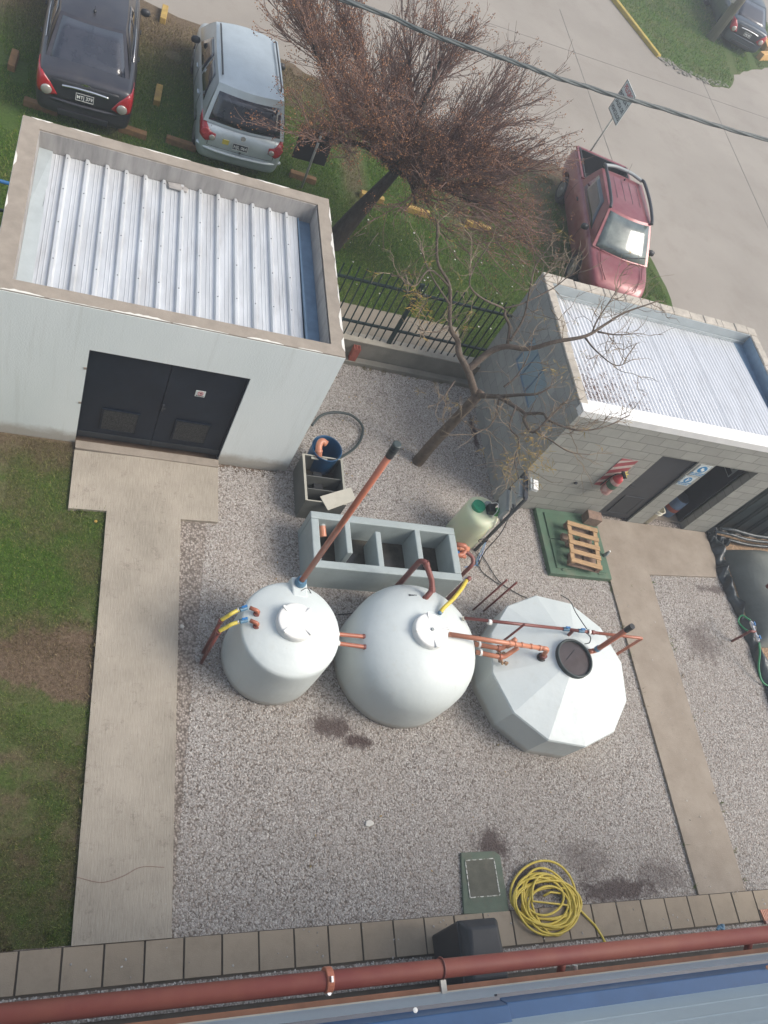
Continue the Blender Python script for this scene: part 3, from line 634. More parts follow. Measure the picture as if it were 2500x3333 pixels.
# doors
for i, (a, b) in enumerate(((dx0+.02, 1.268), (1.276, dx1-.02))):
    d = MB().box((a, wy0+.055, .10), (b, wy0+.09, dz-.03)).build('door', 'door_black', sh, bevel=.004)
    MB().box((a, wy0+.045, .10), (b, wy0+.055, .22)).build('kick_plate', 'dark_steel2', d)
    gx0, gx1 = ((.56, 1.02) if i == 0 else (1.535, 1.995))
    gm = MB().box((gx0, wy0+.04, .34), (gx1, wy0+.053, .78))
    gr = gm.build('grille', 'mesh', d)
    fr = MB()
    for aa, bb in (((gx0-.015, .325), (gx1+.015, .345)), ((gx0-.015, .775), (gx1+.015, .795)), ((gx0-.015, .345), (gx0+.005, .775)), ((gx1-.005, .345), (gx1+.015, .775))): fr.box((aa[0], wy0+.034, aa[1]), (bb[0], wy0+.052, bb[1]))
    fr.build('grille_frame', 'door_black', gr) if False else fr.build('grille_frame', 'door_black', d)
    if i: MB().box((1.29, wy0+.025, .95), (1.31, wy0+.055, 1.08)).box((1.29, wy0+.02, 1.0), (1.33, wy0+.03, 1.03)).build('handle', 'dark_steel', d)
fr = MB().box((dx0, wy0+.03, .085), (dx0+.02, wy0+.12, dz)).box((dx1-.02, wy0+.03, .085), (dx1, wy0+.12, dz)).box((dx0+.02, wy0+.03, dz-.03), (dx1-.02, wy0+.12, dz)); fr.build('door_frame', 'door_black', sh)
MB().box((dx0+.02, wy0+.12, .085), (dx1-.02, wy0+.14, dz)).build('door_backing', 'door_black', sh)
hg = MB()
for z in (1.6, .9): hg.box((dx0-.035, wy0-.006, z-.02), (dx0+.0, wy0+.02, z+.02))
fuse(hg_w, hg.build('hinge_stub', 'cap', sh))
sg = wthing('no_entry_sign', (1.72, wy0+.05, 1.42), 'small square NO PASAR prohibition notice on the right leaf of the black double doors', 'sign')
MB().box((1.655, wy0+.045, 1.365), (1.785, wy0+.052, 1.485)).build('plate', 'signwhite', sg)
rg = MB(); rg.tube([(1.72+.034*math.cos(t), wy0+.043, 1.437+.034*math.sin(t)) for t in [i*PI/12 for i in range(25)]], .0035, 5); rg.cyl((1.695, wy0+.043, 1.46), (1.745, wy0+.043, 1.413), .003, 5); rg.build('ring', 'inkred', sg)
MB().box((1.67, wy0+.0425, 1.375), (1.77, wy0+.046, 1.395)).build('band', 'ink', sg)
MB().box((1.715, wy0+.0435, 1.422), (1.735, wy0+.0448, 1.45)).build('hand_symbol', 'ink', sg, bevel=.003)
text('NO PASAR', .017, 'inkwhite', sg, frame4(rel((1.72, wy0+.042, 1.385), sg), (1, 0, 0), (0, 0, 1)))

# ================================================================== grey block shed
gx0, gx1, gy0, gy1, gz = 7.04, 11.70, 7.06, 9.95, 2.65
gs = wthing('block_shed', (9.4, 8.5, 0), 'grey concrete block shed with a shiny corrugated roof and two doorways', 'shed')
mb = MB()
D1, D2, DZ = (9.07, 9.84), (10.20, 11.15), 1.985
for a, b in ((gx0, D1[0]), (D1[1], D2[0]), (D2[1], gx1)): mb.box((a, gy0, -.05), (b, gy0+.15, DZ))
mb.box((gx0, gy0, DZ), (gx1, gy0+.15, gz-.13)); mb.build('front_wall', 'block_f', gs)
sd_ = MB().box((gx0, gy0+.15, -.05), (gx0+.17, 8.02, gz-.03)).box((gx0, 9.08, -.05), (gx0+.17, gy1, gz-.03)).box((gx0, 8.02, -.05), (gx0+.17, 9.08, 1.45)).box((gx0, 8.02, 2.05), (gx0+.17, 9.08, gz-.03))
sd_.build('side_wall', 'block_s', gs); MB().box((gx1-.17, gy0+.15, -.05), (gx1, gy1, gz-.03)).build('side_wall', 'block_s', gs)
MB().box((gx0+.17, gy1-.17, -.05), (gx1-.17, gy1, gz-.03)).build('back_wall', 'block_f', gs)
pc = MB()
def ragged(a, b, fixed0, fixed1, axis):
    t = a
    while t < b-.01:
        u = min(b, t+random.uniform(.12, .4)); j = random.uniform(-.012, .012); z1 = gz+random.uniform(-.004, .012)
        if axis == 'x': pc.box((t, fixed0+j*.5, gz-.03), (u, fixed1+j, z1))
        else: pc.box((fixed0+j*.5, t, gz-.03), (fixed1+j, u, z1))
        t = u
ragged(gx0, gx1, gy1-.19, gy1, 'x'); ragged(gy0+.02, gy1-.2, gx0, gx0+.16, 'y'); ragged(gy0+.02, gy1-.2, gx1-.17, gx1, 'y')
pc.build('parapet', 'block_cap', gs, bevel=.012, seg=1)
MB().box((gx0+.005, gy0-.005, gz-.128), (gx1, gy0+.155, gz+.012)).box((gx0+.14, gy0+.155, gz-.12), (gx1-.17, gy0+.30, gz-.055)).build('gutter_trim', 'white_trim', gs, bevel=.006)
rf = MB(); nx = 54*6; x0, x1 = gx0+.20, 11.30
zg = lambda y: 2.56-(y-7.3)/2.5*.16
def cor(u, v):
    x = x0+(x1-x0)*u; y = 7.34+v*(9.74-7.34); return (x, y, zg(y)+.013*math.cos(2*PI*u*54))
rf.grid(cor, nx, 2); ro = rf.build('roof', 'galv2', gs, smooth=True)
sm = MB()
for xx in (8.12, 9.2, 10.1, 10.95):
    sm.box((xx, 7.36, zg(7.36)+.004), (xx+.004, 7.37, zg(7.36)+.012)); V = [(xx, 7.34, zg(7.34)+.012), (xx+.006, 7.34, zg(7.34)+.012), (xx+.006, 9.74, zg(9.74)+.012), (xx, 9.74, zg(9.74)+.012)]; sm.add(V, [(0, 1, 2, 3)])
sm.build('roof_lap', 'dark_steel', ro)
MB().box((gx0+.165, gy1-.21, 2.2), (gx1-.17, gy1-.195, gz-.01)).box((gx0+.17, gy1-.235, 2.41), (gx1-.17, gy1-.212, 2.47)).build('back_flashing', 'flash_pale', gs)
MB().box((11.30, 7.36, 2.36), (gx1-.185, gy1-.24, 2.42)).box((gx1-.184, 7.36, 2.3), (gx1-.172, gy1-.24, gz-.02)).build('side_gutter', 'flash_blue', gs)
lt = MB()
for k in range(420):
    x = 7.28+abs(random.gauss(0, .55)); y = 7.42+abs(random.gauss(0, .38)); q = random.uniform(.006, .02)
    if x < 9 and y < 8.9: lt.tube([(x, y, zg(y)+.004), (x+random.uniform(-.06, .06), y+random.uniform(-.03, .07), zg(y)+.006)], random.uniform(.002, .0045), 4)
tag(lt.build('roof_litter', 'twig'), 'fallen twigs and dead leaves in the corner of the corrugated roof', 'leaf litter', kind='stuff')
# window on the left side
wn = MB().box((gx0+.03, 8.02, 1.45), (gx0+.06, 9.08, 2.05)).build('window_mesh', 'blue_grille', gs)
wf = MB()
for yy in (8.02, 8.37, 8.72, 9.06): wf.box((gx0+.012, yy, 1.45), (gx0+.03, yy+.02, 2.05))
wf.box((gx0+.012, 8.04, 1.45), (gx0+.03, 9.06, 1.47)).box((gx0+.012, 8.04, 2.03), (gx0+.03, 9.06, 2.05)); wf.build('window_bar', 'flash_blue', wn)
wl = MB()
for k in range(60): wl.box((gx0+.026, 8.03+k*.0173, 1.47), (gx0+.030, 8.034+k*.0173, 2.03))
wl.build('mesh_wire', 'flash_pale', wn)
# steel door
dr = MB().box((D1[0]+.02, gy0+.04, .07), (D1[1]-.02, gy0+.08, DZ-.02)).build('door', 'dark_steel', gs, bevel=.004)
pf = MB(); a, b, c, d = D1[0]+.2, D1[1]-.17, .22, .74
pf.box((a, gy0+.033, c), (b, gy0+.04, d)); pf.build('lower_panel', 'dark_steel2', dr, bevel=.004)
pf = MB()
for p, q in (((a-.012, c-.012), (a, d+.012)), ((b, c-.012), (b+.012, d+.012)), ((a, d), (b, d+.012)), ((a, c-.012), (b, c))): pf.box((p[0], gy0+.026, p[1]), (q[0], gy0+.04, q[1]))
pf.build('panel_bead', 'dark_steel', dr)
MB().box((D1[0]+.05, gy0+.022, .98), (D1[0]+.09, gy0+.04, 1.10)).box((D1[0]+.06, gy0+.0, 1.03), (D1[0]+.16, gy0+.015, 1.05)).box((D1[0]+.06, gy0+.015, 1.03), (D1[0]+.08, gy0+.022, 1.05)).build('handle', 'dark_steel2', dr)
MB().box((D1[0], gy0+.03, .04), (D1[0]+.02, gy0+.12, DZ)).box((D1[1]-.02, gy0+.03, .04), (D1[1], gy0+.12, DZ)).box((D1[0]+.02, gy0+.03, DZ-.02), (D1[1]-.02, gy0+.12, DZ)).build('door_frame', 'dark_steel2', gs)
# room behind the open doorway
MB().box((9.95, gy0+.15, 0), (11.5, 9.0, .035)).build('room_floor', 'slab', gs)
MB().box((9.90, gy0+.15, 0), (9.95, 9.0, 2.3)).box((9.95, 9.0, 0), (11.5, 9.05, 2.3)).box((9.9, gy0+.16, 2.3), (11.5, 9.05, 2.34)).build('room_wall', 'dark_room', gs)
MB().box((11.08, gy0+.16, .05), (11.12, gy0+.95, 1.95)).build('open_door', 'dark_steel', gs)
# signs on the pier
def bsign(x0, x1, z0, z1, what, label, lines):
    o = wthing('safety_sign', ((x0+x1)/2, gy0, (z0+z1)/2), label, 'sign'); yy = gy0
    MB().box((x0, yy-.010, z0), (x1, yy-.003, z1)).build('plate', 'signwhite', o)
    bd = MB(); e = .008
    for p, q in (((x0+e, z0+e), (x1-e, z0+e+.003)), ((x0+e, z1-e-.003), (x1-e, z1-e)), ((x0+e, z0+e+.003), (x0+e+.003, z1-e-.003)), ((x1-e-.003, z0+e+.003), (x1-e, z1-e-.003))): bd.box((p[0], yy-.012, p[1]), (q[0], yy-.010, q[1]))
    bd.build('border', 'ink', o)
    cx, cz = (x0+x1)/2, z0+(z1-z0)*.63; rr = (z1-z0)*.27
    MB().lathe([(rr, 0), (rr, .003)], (cx, yy-.010, cz), 32, M_=Matrix.Rotation(PI/2, 3, 'X')).build('disc', 'inkblue', o)
    s_ = MB()
    if what == 'mask': s_.box((cx-.035, yy-.0155, cz-.012), (cx+.01, yy-.0135, cz+.045)).box((cx-.005, yy-.0156, cz-.04), (cx+.045, yy-.0136, cz+.012))
    else: s_.box((cx-.028, yy-.0155, cz-.045), (cx-.004, yy-.0135, cz+.045)).hexa([(cx+.0, yy-.0155, cz-.02), (cx+.012, yy-.0155, cz-.02), (cx+.012, yy-.0135, cz-.02), (cx+.0, yy-.0135, cz-.02)], [(cx+.03, yy-.0155, cz+.04), (cx+.042, yy-.0155, cz+.04), (cx+.042, yy-.0135, cz+.04), (cx+.03, yy-.0135, cz+.04)])
    s_.build('pictogram', 'inkwhite', o)
    for i, t in enumerate(lines): text(t, .033, 'inkblue', o, frame4(rel((cx, yy-.012, z0+.085-.042*i), o), (1, 0, 0), (0, 0, 1)), bold=.0012)
bsign(9.895, 10.165, 1.63, 1.95, 'mask', 'upper blue and white safety notice on the pier between the two doorways', ['USO OBLIGATORIO', 'DE PROTECCION'])
bsign(9.865, 10.13, 1.33, 1.61, 'glove', 'lower blue and white safety notice on the pier between the two doorways', ['USO OBLIGATORIO', 'DE GUANTES'])
o = wthing('door_notice', (11.08, gy0+.3, 1.7), 'dim grey notice on the open door inside the right doorway', 'sign')
MB().box((11.066, gy0+.25, 1.45), (11.076, gy0+.60, 1.85)).build('plate', 'grey_panel', o)
MB().box((11.060, gy0+.27, 1.47), (11.065, gy0+.58, 1.56)).box((11.060, gy0+.3, 1.62), (11.065, gy0+.55, 1.64)).build('print', 'ink', o)
# extinguisher with its backing sign
o = wthing('extinguisher_sign', (8.55, gy0, 1.3), 'red and white striped backing board behind the fire extinguisher on the block wall', 'sign')
MB().box((8.42, gy0-.008, .98), (8.74, gy0-.002, 1.76)).build('board', vary('faded_red_board', (.34, .075, .085), .6, amt=.15), o)
st_ = MB()
for k in range(4):
    z = 1.05+k*.19; st_.hexa([(8.42, gy0-.0100, z), (8.74, gy0-.0100, z+.16), (8.74, gy0-.0081, z+.16), (8.42, gy0-.0081, z)], [(8.42, gy0-.0100, z+.075), (8.74, gy0-.0100, z+.235 if k < 3 else z+.17), (8.74, gy0-.0081, z+.235 if k < 3 else z+.17), (8.42, gy0-.0081, z+.075)])
st_.build('stripe', vary('faded_stripe', (.50, .42, .38), .6, amt=.15), o)
o = wthing('fire_extinguisher', (8.60, gy0-.12, .98), 'red fire extinguisher wrapped in cloudy plastic hanging on the block wall', 'fire extinguisher')
c = (8.60, gy0-.115, 0)
MB().lathe([(.075, .98), (.085, 1.0), (.085, 1.36), (.078, 1.40), (.045, 1.44), (.022, 1.46), (.022, 1.49)], c, 28).build('cylinder', 'extred', o, smooth=True)
MB().lathe([(.089, .985), (.094, 1.02), (.090, 1.12), (.095, 1.2), (.090, 1.30), (.086, 1.34)], c, 18, capb=False, capt=False).build('wrapping', 'wrap', o, smooth=True)
MB().lathe([(.0925, 1.16), (.0965, 1.2), (.0925, 1.27)], c, 18, capb=False, capt=False).build('sticker', 'greenlid', o, smooth=True)
MB().box((8.585, gy0-.20, 1.49), (8.615, gy0-.06, 1.515)).box((8.59, gy0-.22, 1.53), (8.61, gy0-.08, 1.545)).build('handle', 'black', o)
MB().tube(curve([(8.58, gy0-.1, 1.49), (8.50, gy0-.1, 1.46), (8.485, gy0-.07, 1.3), (8.49, gy0-.05, 1.05)]), .011, 8).build('hose', 'black', o, smooth=True)
MB().box((8.63, gy0-.17, 1.36), (8.645, gy0-.16, 1.42)).build('tag', 'white', o)
yb = MB()
for k in range(7):
    a = k*.9; yb.tube([(8.62, gy0-.1, 1.5), (8.66+.05*math.cos(a), gy0-.1+.05*math.sin(a), 1.5+.03*math.sin(2*a))], .008, 5)
yb.build('ribbon', 'yellow', o)
MB().box((8.05, gy0-.03, .93), (8.09, gy0, .97)).build('wall_socket', 'dark_steel', gs)
# things inside the doorway
def drum(x, y, z, r, h, label):
    o = wthing('drum', (x, y, z), label, 'drum', None)
    MB().lathe([(r*.96, z), (r, z+.02), (r, z+h*.62), (r*1.02, z+h*.64), (r, z+h*.66), (r, z+h-.03), (r*.95, z+h), (r*.5, z+h)], (x, y, 0), 28).build('body', 'steelgrey', o, smooth=True, bevel=.003)
    MB().lathe([(r+.004, z+h*.36), (r+.005, z+h*.55)], (x, y, 0), 28, capb=False, capt=False).build('label_band', 'terracotta', o, solid=.004)
    MB().lathe([(r*.9, z+h), (r*.9, z+h+.012), (r*.2, z+h+.014)], (x, y, 0), 24).build('lid', 'dark_steel', o)
drum(10.53, 7.60, .04, .19, .62, 'taller blue drum with an orange label just inside the right doorway')
drum(10.85, 7.42, .04, .15, .5, 'shorter blue drum with an orange label close to the right door jamb')
drum(10.62, 8.10, .04, .22, .9, 'dark drum at the back of the open room')
o = wthing('bucket_stack', (10.28, 7.14, .04), 'stack of cream plastic buckets leaning in the right doorway', 'buckets')
mb = MB()
mb.lathe([(.075, 0), (.088, .34), (.105, .345), (.108, .37), (.092, .375), (.090, .40), (.108, .405), (.110, .43), (.094, .435)], (10.275, 7.13, .04), 24, capt=False); mb.build('buckets', 'ply', o, smooth=True, solid=.004)
MB().tube([(10.275+.115*math.cos(a), 7.13+.115*math.sin(a), .46-.03*math.sin(a)) for a in [i*PI/10 for i in range(21)]], .004, 6).build('handle', 'ply', o)

# ================================================================== fence and low wall
o = wthing('garden_wall', (5.2, 9.85, 0), 'low cement wall under the dark green fence between the two sheds', 'wall')
MB().box((3.34, 9.76, -.05), (7.035, 9.95, .44)).build('wall_body', 'lowwall', o)
MB().box((3.34, 9.752, .44), (7.03, 9.958, .46)).build('wall_top', 'wallcap', o)
tag(MB().box((3.34, 9.62, -.03), (7.0, 9.745, .085)).build('brick_kerb', 'lowwall', bevel=.008), 'narrow raised cement kerb along the foot of the low wall', 'kerb')
o = wthing('picket_fence', (5.2, 9.9, .46), 'dark green steel picket fence on the low wall with one broad post', 'fence')
fy = 9.90
for z0, z1 in ((.735, .775), (1.625, 1.665)): MB().box((3.36, fy-.02, z0), (7.03, fy+.02, z1)).build('rail', 'fence', o, bevel=.003)
x = 3.42; k = 0
while x < 7.0:
    if abs(x-5.185) > .06: MB().box((x-.0095, fy-.036, .46), (x+.0095, fy-.0205, 1.93)).build('picket', 'fence', o)
    x += .1335
MB().box((5.155, fy-.055, .46), (5.235, fy-.021, 1.9)).build('post', 'fence', o, bevel=.004)
# hollow brick standing on the kerb
o = wthing('hollow_brick', (4.62, 9.71, .085), 'red hollow clay brick standing on end against the low wall', 'brick')
bb = MB(); bx, by, bz, bw, bd, bh = 4.56, 9.635, .085, .12, .08, .30
n = 3
for i in range(3): bb.box((bx+i*.0535, by, bz), (bx+i*.0535+.013, by+bd+.03, bz+bh))
for i in range(4): bb.box((bx+.001, by+.001+i*.032, bz+.001), (bx+bw-.001, by+.001+i*.032+.012, bz+bh-.001))
bb.build('brick', 'terracotta', o)
MB().box((bx+.005, by+.004, bz), (bx+bw-.005, by+bd+.02, bz+bh-.05)).build('core', 'black', o)
# blue handrail at the far left
o = wthing('blue_railing', (-1.5, 11.0, 0), 'bright blue tubular handrail at the left edge behind the white shed', 'railing')
MB().cyl((-3.0, 11.05, 1.0), (-.95, 10.93, 1.0), .028, 12).build('handrail', 'blue', o, smooth=True)
MB().box((-3.0, 11.02, .4), (-.95, 11.05, .44), rot=-.05).build('rail', 'fence', o)
for x in (-1.25, -2.4): MB().box((x-.02, 10.96, 0), (x+.02, 11.0, .985)).build('post', 'fence', o)

# ================================================================== white tanks
def lidmb(x, y, z, r, h, ribs, hub=False, rot=0):
    pass
def dome_tank(c, label, prof, lid, ribrot, rname='lid'):
    o = wthing('water_tank', (c[0], c[1], 0), label, 'tank', 'round white plastic tanks')
    MB().lathe(prof, (c[0], c[1], 0), 72, capt=True).build('body', 'tank', o, smooth=True)
    r, z0, z1 = lid
    L = MB().lathe([(r*.98, z0-.02), (r, z0+.01), (r, z1-.03), (r*.95, z1-.004), (r*.9, z1), (r*.5, z1+.006)], (c[0], c[1], 0), 56).build(rname, 'lidw', o, smooth=True)
    rb = MB()
    for k in range(4):
        a = ribrot+k*PI/2; u = Vector((math.cos(a), math.sin(a), 0)); n = Vector((-u.y, u.x, 0)); cc = Vector((c[0], c[1], 0))
        b = [cc+u*(r*.55)-n*.016, cc+u*(r*1.0)-n*.016, cc+u*(r*1.0)+n*.016, cc+u*(r*.55)+n*.016]
        rr_ = MB().hexa([p+Vector((0, 0, z1-.03)) for p in b], [b[0]*.0+b[0]+Vector((0, 0, z1+.004)), b[1]+Vector((0, 0, z1+.026)), b[2]+Vector((0, 0, z1+.026)), b[3]+Vector((0, 0, z1+.004))])
        ob = rr_.build('grip', 'lidw', o, bevel=.006)
        ob.parent = L
    return o, L
p1 = [(.645, 0), (.66, .04), (.66, .50), (.65, .90), (.645, .965), (.636, .99), (.612, 1.01), (.54, 1.04), (.42, 1.095), (.27, 1.135), (.22, 1.14)]
t1, L1 = dome_tank(T1, 'smallest white round tank with the tall orange vent pipe and a plain ribbed lid', p1, (.245, 1.13, 1.245), .75)
p2 = [(.91, 0), (.925, .04), (.925, .5), (.915, .66), (.885, .78), (.83, .88), (.75, .97), (.64, 1.045), (.52, 1.105), (.40, 1.145), (.30, 1.165), (.22, 1.17)]
t2, L2 = dome_tank(T2, 'largest white round tank in the middle with a brown arched pipe and a yellow hose', p2, (.245, 1.15, 1.265), .12)
MB().lathe([(.024, 1.265), (.024, 1.285), (.016, 1.29)], (T2[0], T2[1], 0), 16).build('vent_button', 'grey_panel', t2).parent = L2
cc = Vector((T2[0]-.12, T2[1]+.62, 1.045))
text('0000', .07, 'ink', t2, frame4(rel(cc+Vector((0, 0, .012)), t2), (1, -.1, -.02), (0, .75, -.62)), 'stamp') if False else None
# marks on tank two: a short black stamp
mk = MB()
for k in range(6): mk.box((T2[0]-.17+k*.02, T2[1]+.56, 1.055), (T2[0]-.157+k*.02, T2[1]+.585, 1.077))
mk.build('stamp', 'ink', t2)
# tank one boss, clips
c = Vector((3.075, 4.66, 0))
MB().hexa([(2.96, 4.50, .80), (3.19, 4.50, .80), (3.19, 4.76, .80), (2.96, 4.76, .80)], [(2.975, 4.46, 1.10), (3.175, 4.46, 1.10), (3.175, 4.745, 1.10), (2.975, 4.745, 1.10)]).build('boss', 'tank', t1, bevel=.02)
MB().tube(curve([(3.06, 4.52, 1.08), (3.10, 4.56, 1.10), (3.18, 4.6, 1.09), (3.25, 4.56, 1.02)]), .006, 6).lathe([(.018, 0), (.018, .03)], (3.07, 4.52, 1.065), 10).build('cable_stub', 'black', t1)
o = wthing('vent_pipe', (c.x+.005, c.y, 1.10), 'tall slanting orange vent pipe with a black cap on the small round tank', 'pipe')
top = Vector((c.x+.02, c.y-.005, 4.05)); bot = Vector((c.x+.005, c.y, 1.10))
MB().cyl(bot, top, .037, 20).build('tube', 'pvc', o, smooth=False)
cm = MB().cyl(top-Vector((0, 0, .06)), top+Vector((0, 0, .15)), .043, 20)
cap_ = cm.build('cap', 'black', o)
MB().lathe([(.0455, .03), (.0455, .04)], top, 20).lathe([(.0455, .07), (.0455, .08)], top, 20).lathe([(.046, .12), (.046, .15), (.036, .156)], top, 20).build('cap_rim', 'rubber', o).parent = cap_
MB().lathe([(.075, 1.10), (.078, 1.13), (.062, 1.15), (.062, 1.19)], (bot.x, bot.y, 0), 20).build('socket', 'bluetap', o)
for ob in (o,):
    for k in kids(ob):
        for p in k.data.polygons: p.use_smooth = len(p.vertices) == 4

# faceted tank
o = wthing('faceted_tank', (T3[0], T3[1], 0), 'low twelve sided white tank with an open dark hatch', 'tank')
ph = 1.685
fm = MB().lathe([(1.137, 0), (1.16, .60), (1.165, .64), (1.15, .665), (.62, .865), (.28, .985), (.275, .99)], (T3[0], T3[1], 0), 12, phase=ph-PI/6*0, capt=True)
fb = fm.build('body', 'tank2', o, bevel=.03, seg=3)
MB().lathe([(.275, .96), (.290, .965), (.290, 1.045), (.275, 1.05), (.262, 1.045), (.262, 1.02), (.258, 1.015)], (T3[0]+.01, T3[1]+.0, 0), 48, capb=False, capt=False).build('hatch_rim', 'rubber', o, smooth=True)
MB().lathe([(.261, 1.0), (.261, 1.01), (.05, 1.012)], (T3[0]+.01, T3[1], 0), 40).build('hatch_cover', vary('hatch_brown', (.055, .042, .042), .3, amt=.3, scale=4), o)
MB().cyl((T3[0]-.12, T3[1]-.02, 1.018), (T3[0]+.06, T3[1]+.14, 1.018), .004, 6).build('hatch_stay', 'black', o)

# ---- pipework helpers
def pipe(o, pts, r, mat, name='tube', n=14, bend=True):
    """straight runs with short bends, sockets at the ends"""
    P = [Vector(p) for p in pts]; out = [P[0]]
    for i in range(1, len(P)-1):
        a = (P[i-1]-P[i]); b = (P[i+1]-P[i]); q = min(r*1.6, a.length*.45, b.length*.45)
        a = P[i]+a.normalized()*q; b = P[i]+b.normalized()*q
        for t in (0, .25, .5, .75, 1): out.append(a*(1-t)**2+P[i]*2*t*(1-t)+b*t*t)
    out.append(P[-1]); return MB().tube(out, r, n).build(name, mat, o, smooth=True)
def sock(o, p, d, r, L, mat, name='socket'):
    p = Vector(p); d = Vector(d).normalized(); return MB().tube([p, p+d*.0001, p+d*(L-.0001), p+d*L], [r*.94, r, r, r*.94], 16).build(name, mat, o, smooth=False)
def valve(o, p, d, r, mat='bluetap'):
    p = Vector(p); d = Vector(d).normalized(); up = Vector((0, 0, 1)); v = sock(o, p-d*r*2.2, d, r*1.35, r*4.4, mat, 'valve')
    n = d.cross(up); m = MB().cyl(p+up*r, p+up*r*2.4, r*.4, 8)
    e = p+up*r*2.4; q = [e-n*r*.6-d*r*1.6, e-n*r*.6+d*r*1.6, e+n*r*.6+d*r*1.6, e+n*r*.6-d*r*1.6]
    m.hexa(q, [x+up*r*.7 for x in q]); h = m.build('handle', 'blue', o); h.parent = v; return v
# feed lines of tank one (two)
for i, (a, b, c_, d, e, lab) in enumerate((((2.54, 4.25), (2.43, 4.29), (2.33, 4.26), (2.22, 4.20), (2.085, 4.11), 'rear'), ((2.53, 4.085), (2.43, 4.12), (2.33, 4.10), (2.22, 4.06), (2.06, 3.965), 'front'))):
    o = wthing('feed_line', (a[0], a[1], 1.0), ('rear' if i == 0 else 'front')+' of the two yellow hose feed lines with blue valves entering the small tank', 'pipe', 'feed lines of the small tank')
    a, b, c_, d = [(q[0]*.990, q[1]*.990) for q in (a, b, c_, d)]
    sock(o, (a[0], a[1], 1.04), (0, 0, 1), .046, .045, 'pvc_brown', 'collar')
    pipe(o, [(a[0], a[1], 1.06), (a[0], a[1], 1.14), (b[0]-.0, b[1], 1.14)], .025, 'pvc', 'elbow')
    valve(o, (c_[0]+.02, c_[1]+.01, 1.14), (b[0]-d[0], b[1]-d[1], 0), .022)
    MB().tube(curve([(c_[0]-.04, c_[1]-.01, 1.14), (d[0]-.02, d[1]-.005, 1.13), ((d[0]+e[0])/2, (d[1]+e[1])/2, 1.09), (e[0], e[1], 1.03)]), .024, 12).build('hose', 'yellow2', o, smooth=True)
    for s_ in ((c_[0]-.04, c_[1]-.01, 1.14),): sock(o, s_, (-1, 0, 0), .028, .018, 'silverletter', 'clamp')
    sock(o, (e[0], e[1], .96), (0, 0, 1), .033, .07, 'pvc_brown', 'socket')
    MB().cyl((e[0], e[1], 0), (e[0], e[1], .97), .024, 12).build('riser', 'pvc_brown', o, smooth=True)
# two connecting pipes between tanks one and two
for i, (y0, y1, z) in enumerate(((4.075, 4.07, .96), (3.955, 3.93, .95))):
    o = wthing('connecting_pipe', (3.6, y0, z), ('rear' if i == 0 else 'front')+' of the two short orange pipes joining the small tank to the middle tank', 'pipe', 'pipes joining the small and middle tanks')
    MB().cyl((3.55, y0, z-.05), (3.99, y1, z-.07), .027, 14).build('tube', 'pvc', o)
    sock(o, (3.60, y0, z-.055), (1, 0, 0), .036, .03, 'white', 'collar'); sock(o, (3.965, y1, z-.068), (1, 0, 0), .034, .025, 'pvc_brown', 'collar')
# arched brown pipe
o = wthing('arched_pipe', (4.84, 4.60, 1.03), 'brown arched pipe rising from the middle tank and dropping behind it', 'pipe')
top = G(1385, 1829, 1.42); mid1 = G(1406, 1923, 1.16); mid2 = G(1406, 1890, 1.24); base = Vector((4.845, 4.585, 1.03))
q = GY(1327, 1895, top.y)
pipe(o, [base, base+Vector((.01, .02, .08)), mid1, mid2, top, (top.x-.05, top.y+.04, 1.36), (top.x-.04, top.y+.05, .05)], .040, 'pvc_brown')
sock(o, base-Vector((0, 0, .02)), (0, 0, 1), .055, .02, 'white', 'collar'); sock(o, base, (.1, .1, .8), .05, .07, 'pvc_brown', 'socket'); sock(o, mid1-(mid2-mid1).normalized()*.02, mid2-mid1, .048, .07, 'pvc_brown', 'socket'); sock(o, top-(top-mid2).normalized()*.06, top-mid2, .048, .06, 'pvc_brown', 'socket')
# yellow hose to middle tank
o = wthing('yellow_drain_hose', (5.0, 4.33, 1.2), 'short yellow hose from the edge of the big lid down to a brown pipe', 'hose')
MB().tube(curve([G(1434, 1993, 1.20), G(1445, 1978, 1.20), G(1475, 1950, 1.17), G(1503, 1915, 1.10), G(1518, 1890, 1.02)]), .028, 14).build('tube', 'yellow', o, smooth=True)
sock(o, G(1430, 1997, 1.19), G(1441, 1984, 1.2)-G(1430, 1997, 1.19), .031, .05, 'bluetap', 'coupling')
e = G(1522, 1886, 1.0)
sock(o, e-Vector((0, 0, .03)), (.2, .3, -.4), .05, .03, 'white', 'collar'); pipe(o, [e+Vector((-.02, -.02, .0)), e+Vector((.03, .02, .02)), e+Vector((.03, .02, -.1)), (e.x+.03, e.y+.02, .0)], .035, 'pvc_brown', 'riser')
# thin pipe over faceted tank with valves
o = wthing('valve_line', (7.2, 4.27, .95), 'long thin brown pipe with two blue valves passing over the faceted tank', 'pipe')
z = 1.08; A = G(1512, 2012, z); B = Vector((5.80, 4.315, z)); C_ = Vector((7.02, 4.295, z)); D_ = Vector((7.2, 4.29, z)); E_ = Vector((7.47, 4.275, z)); F_ = Vector((8.42, 4.235, z))
MB().cyl(A, C_, .0235, 12).build('tube', 'pvc_brown', o, smooth=True); sock(o, A, (-.2, 0, -1), .03, .03, 'plate', 'sealant'); sock(o, B-Vector((.02, 0, 0)), (1, 0, 0), .040, .045, 'white', 'union')
valve(o, (7.06, 4.293, z), (1, 0, 0), .022); valve(o, (7.32, 4.283, z), (1, 0, 0), .022)
MB().cyl(C_, (7.62, 4.268, z), .024, 12).build('tube', 'pvc_brown', o, smooth=True)
pipe(o, [(7.19, 4.29, z), (7.19, 4.275, z-.08), (7.20, 4.27, z-.17)], .026, 'pvc_brown', 'tee'); sock(o, (7.20, 4.27, z-.19), (0, 0, 1), .055, .02, 'pvc_brown', 'flange')
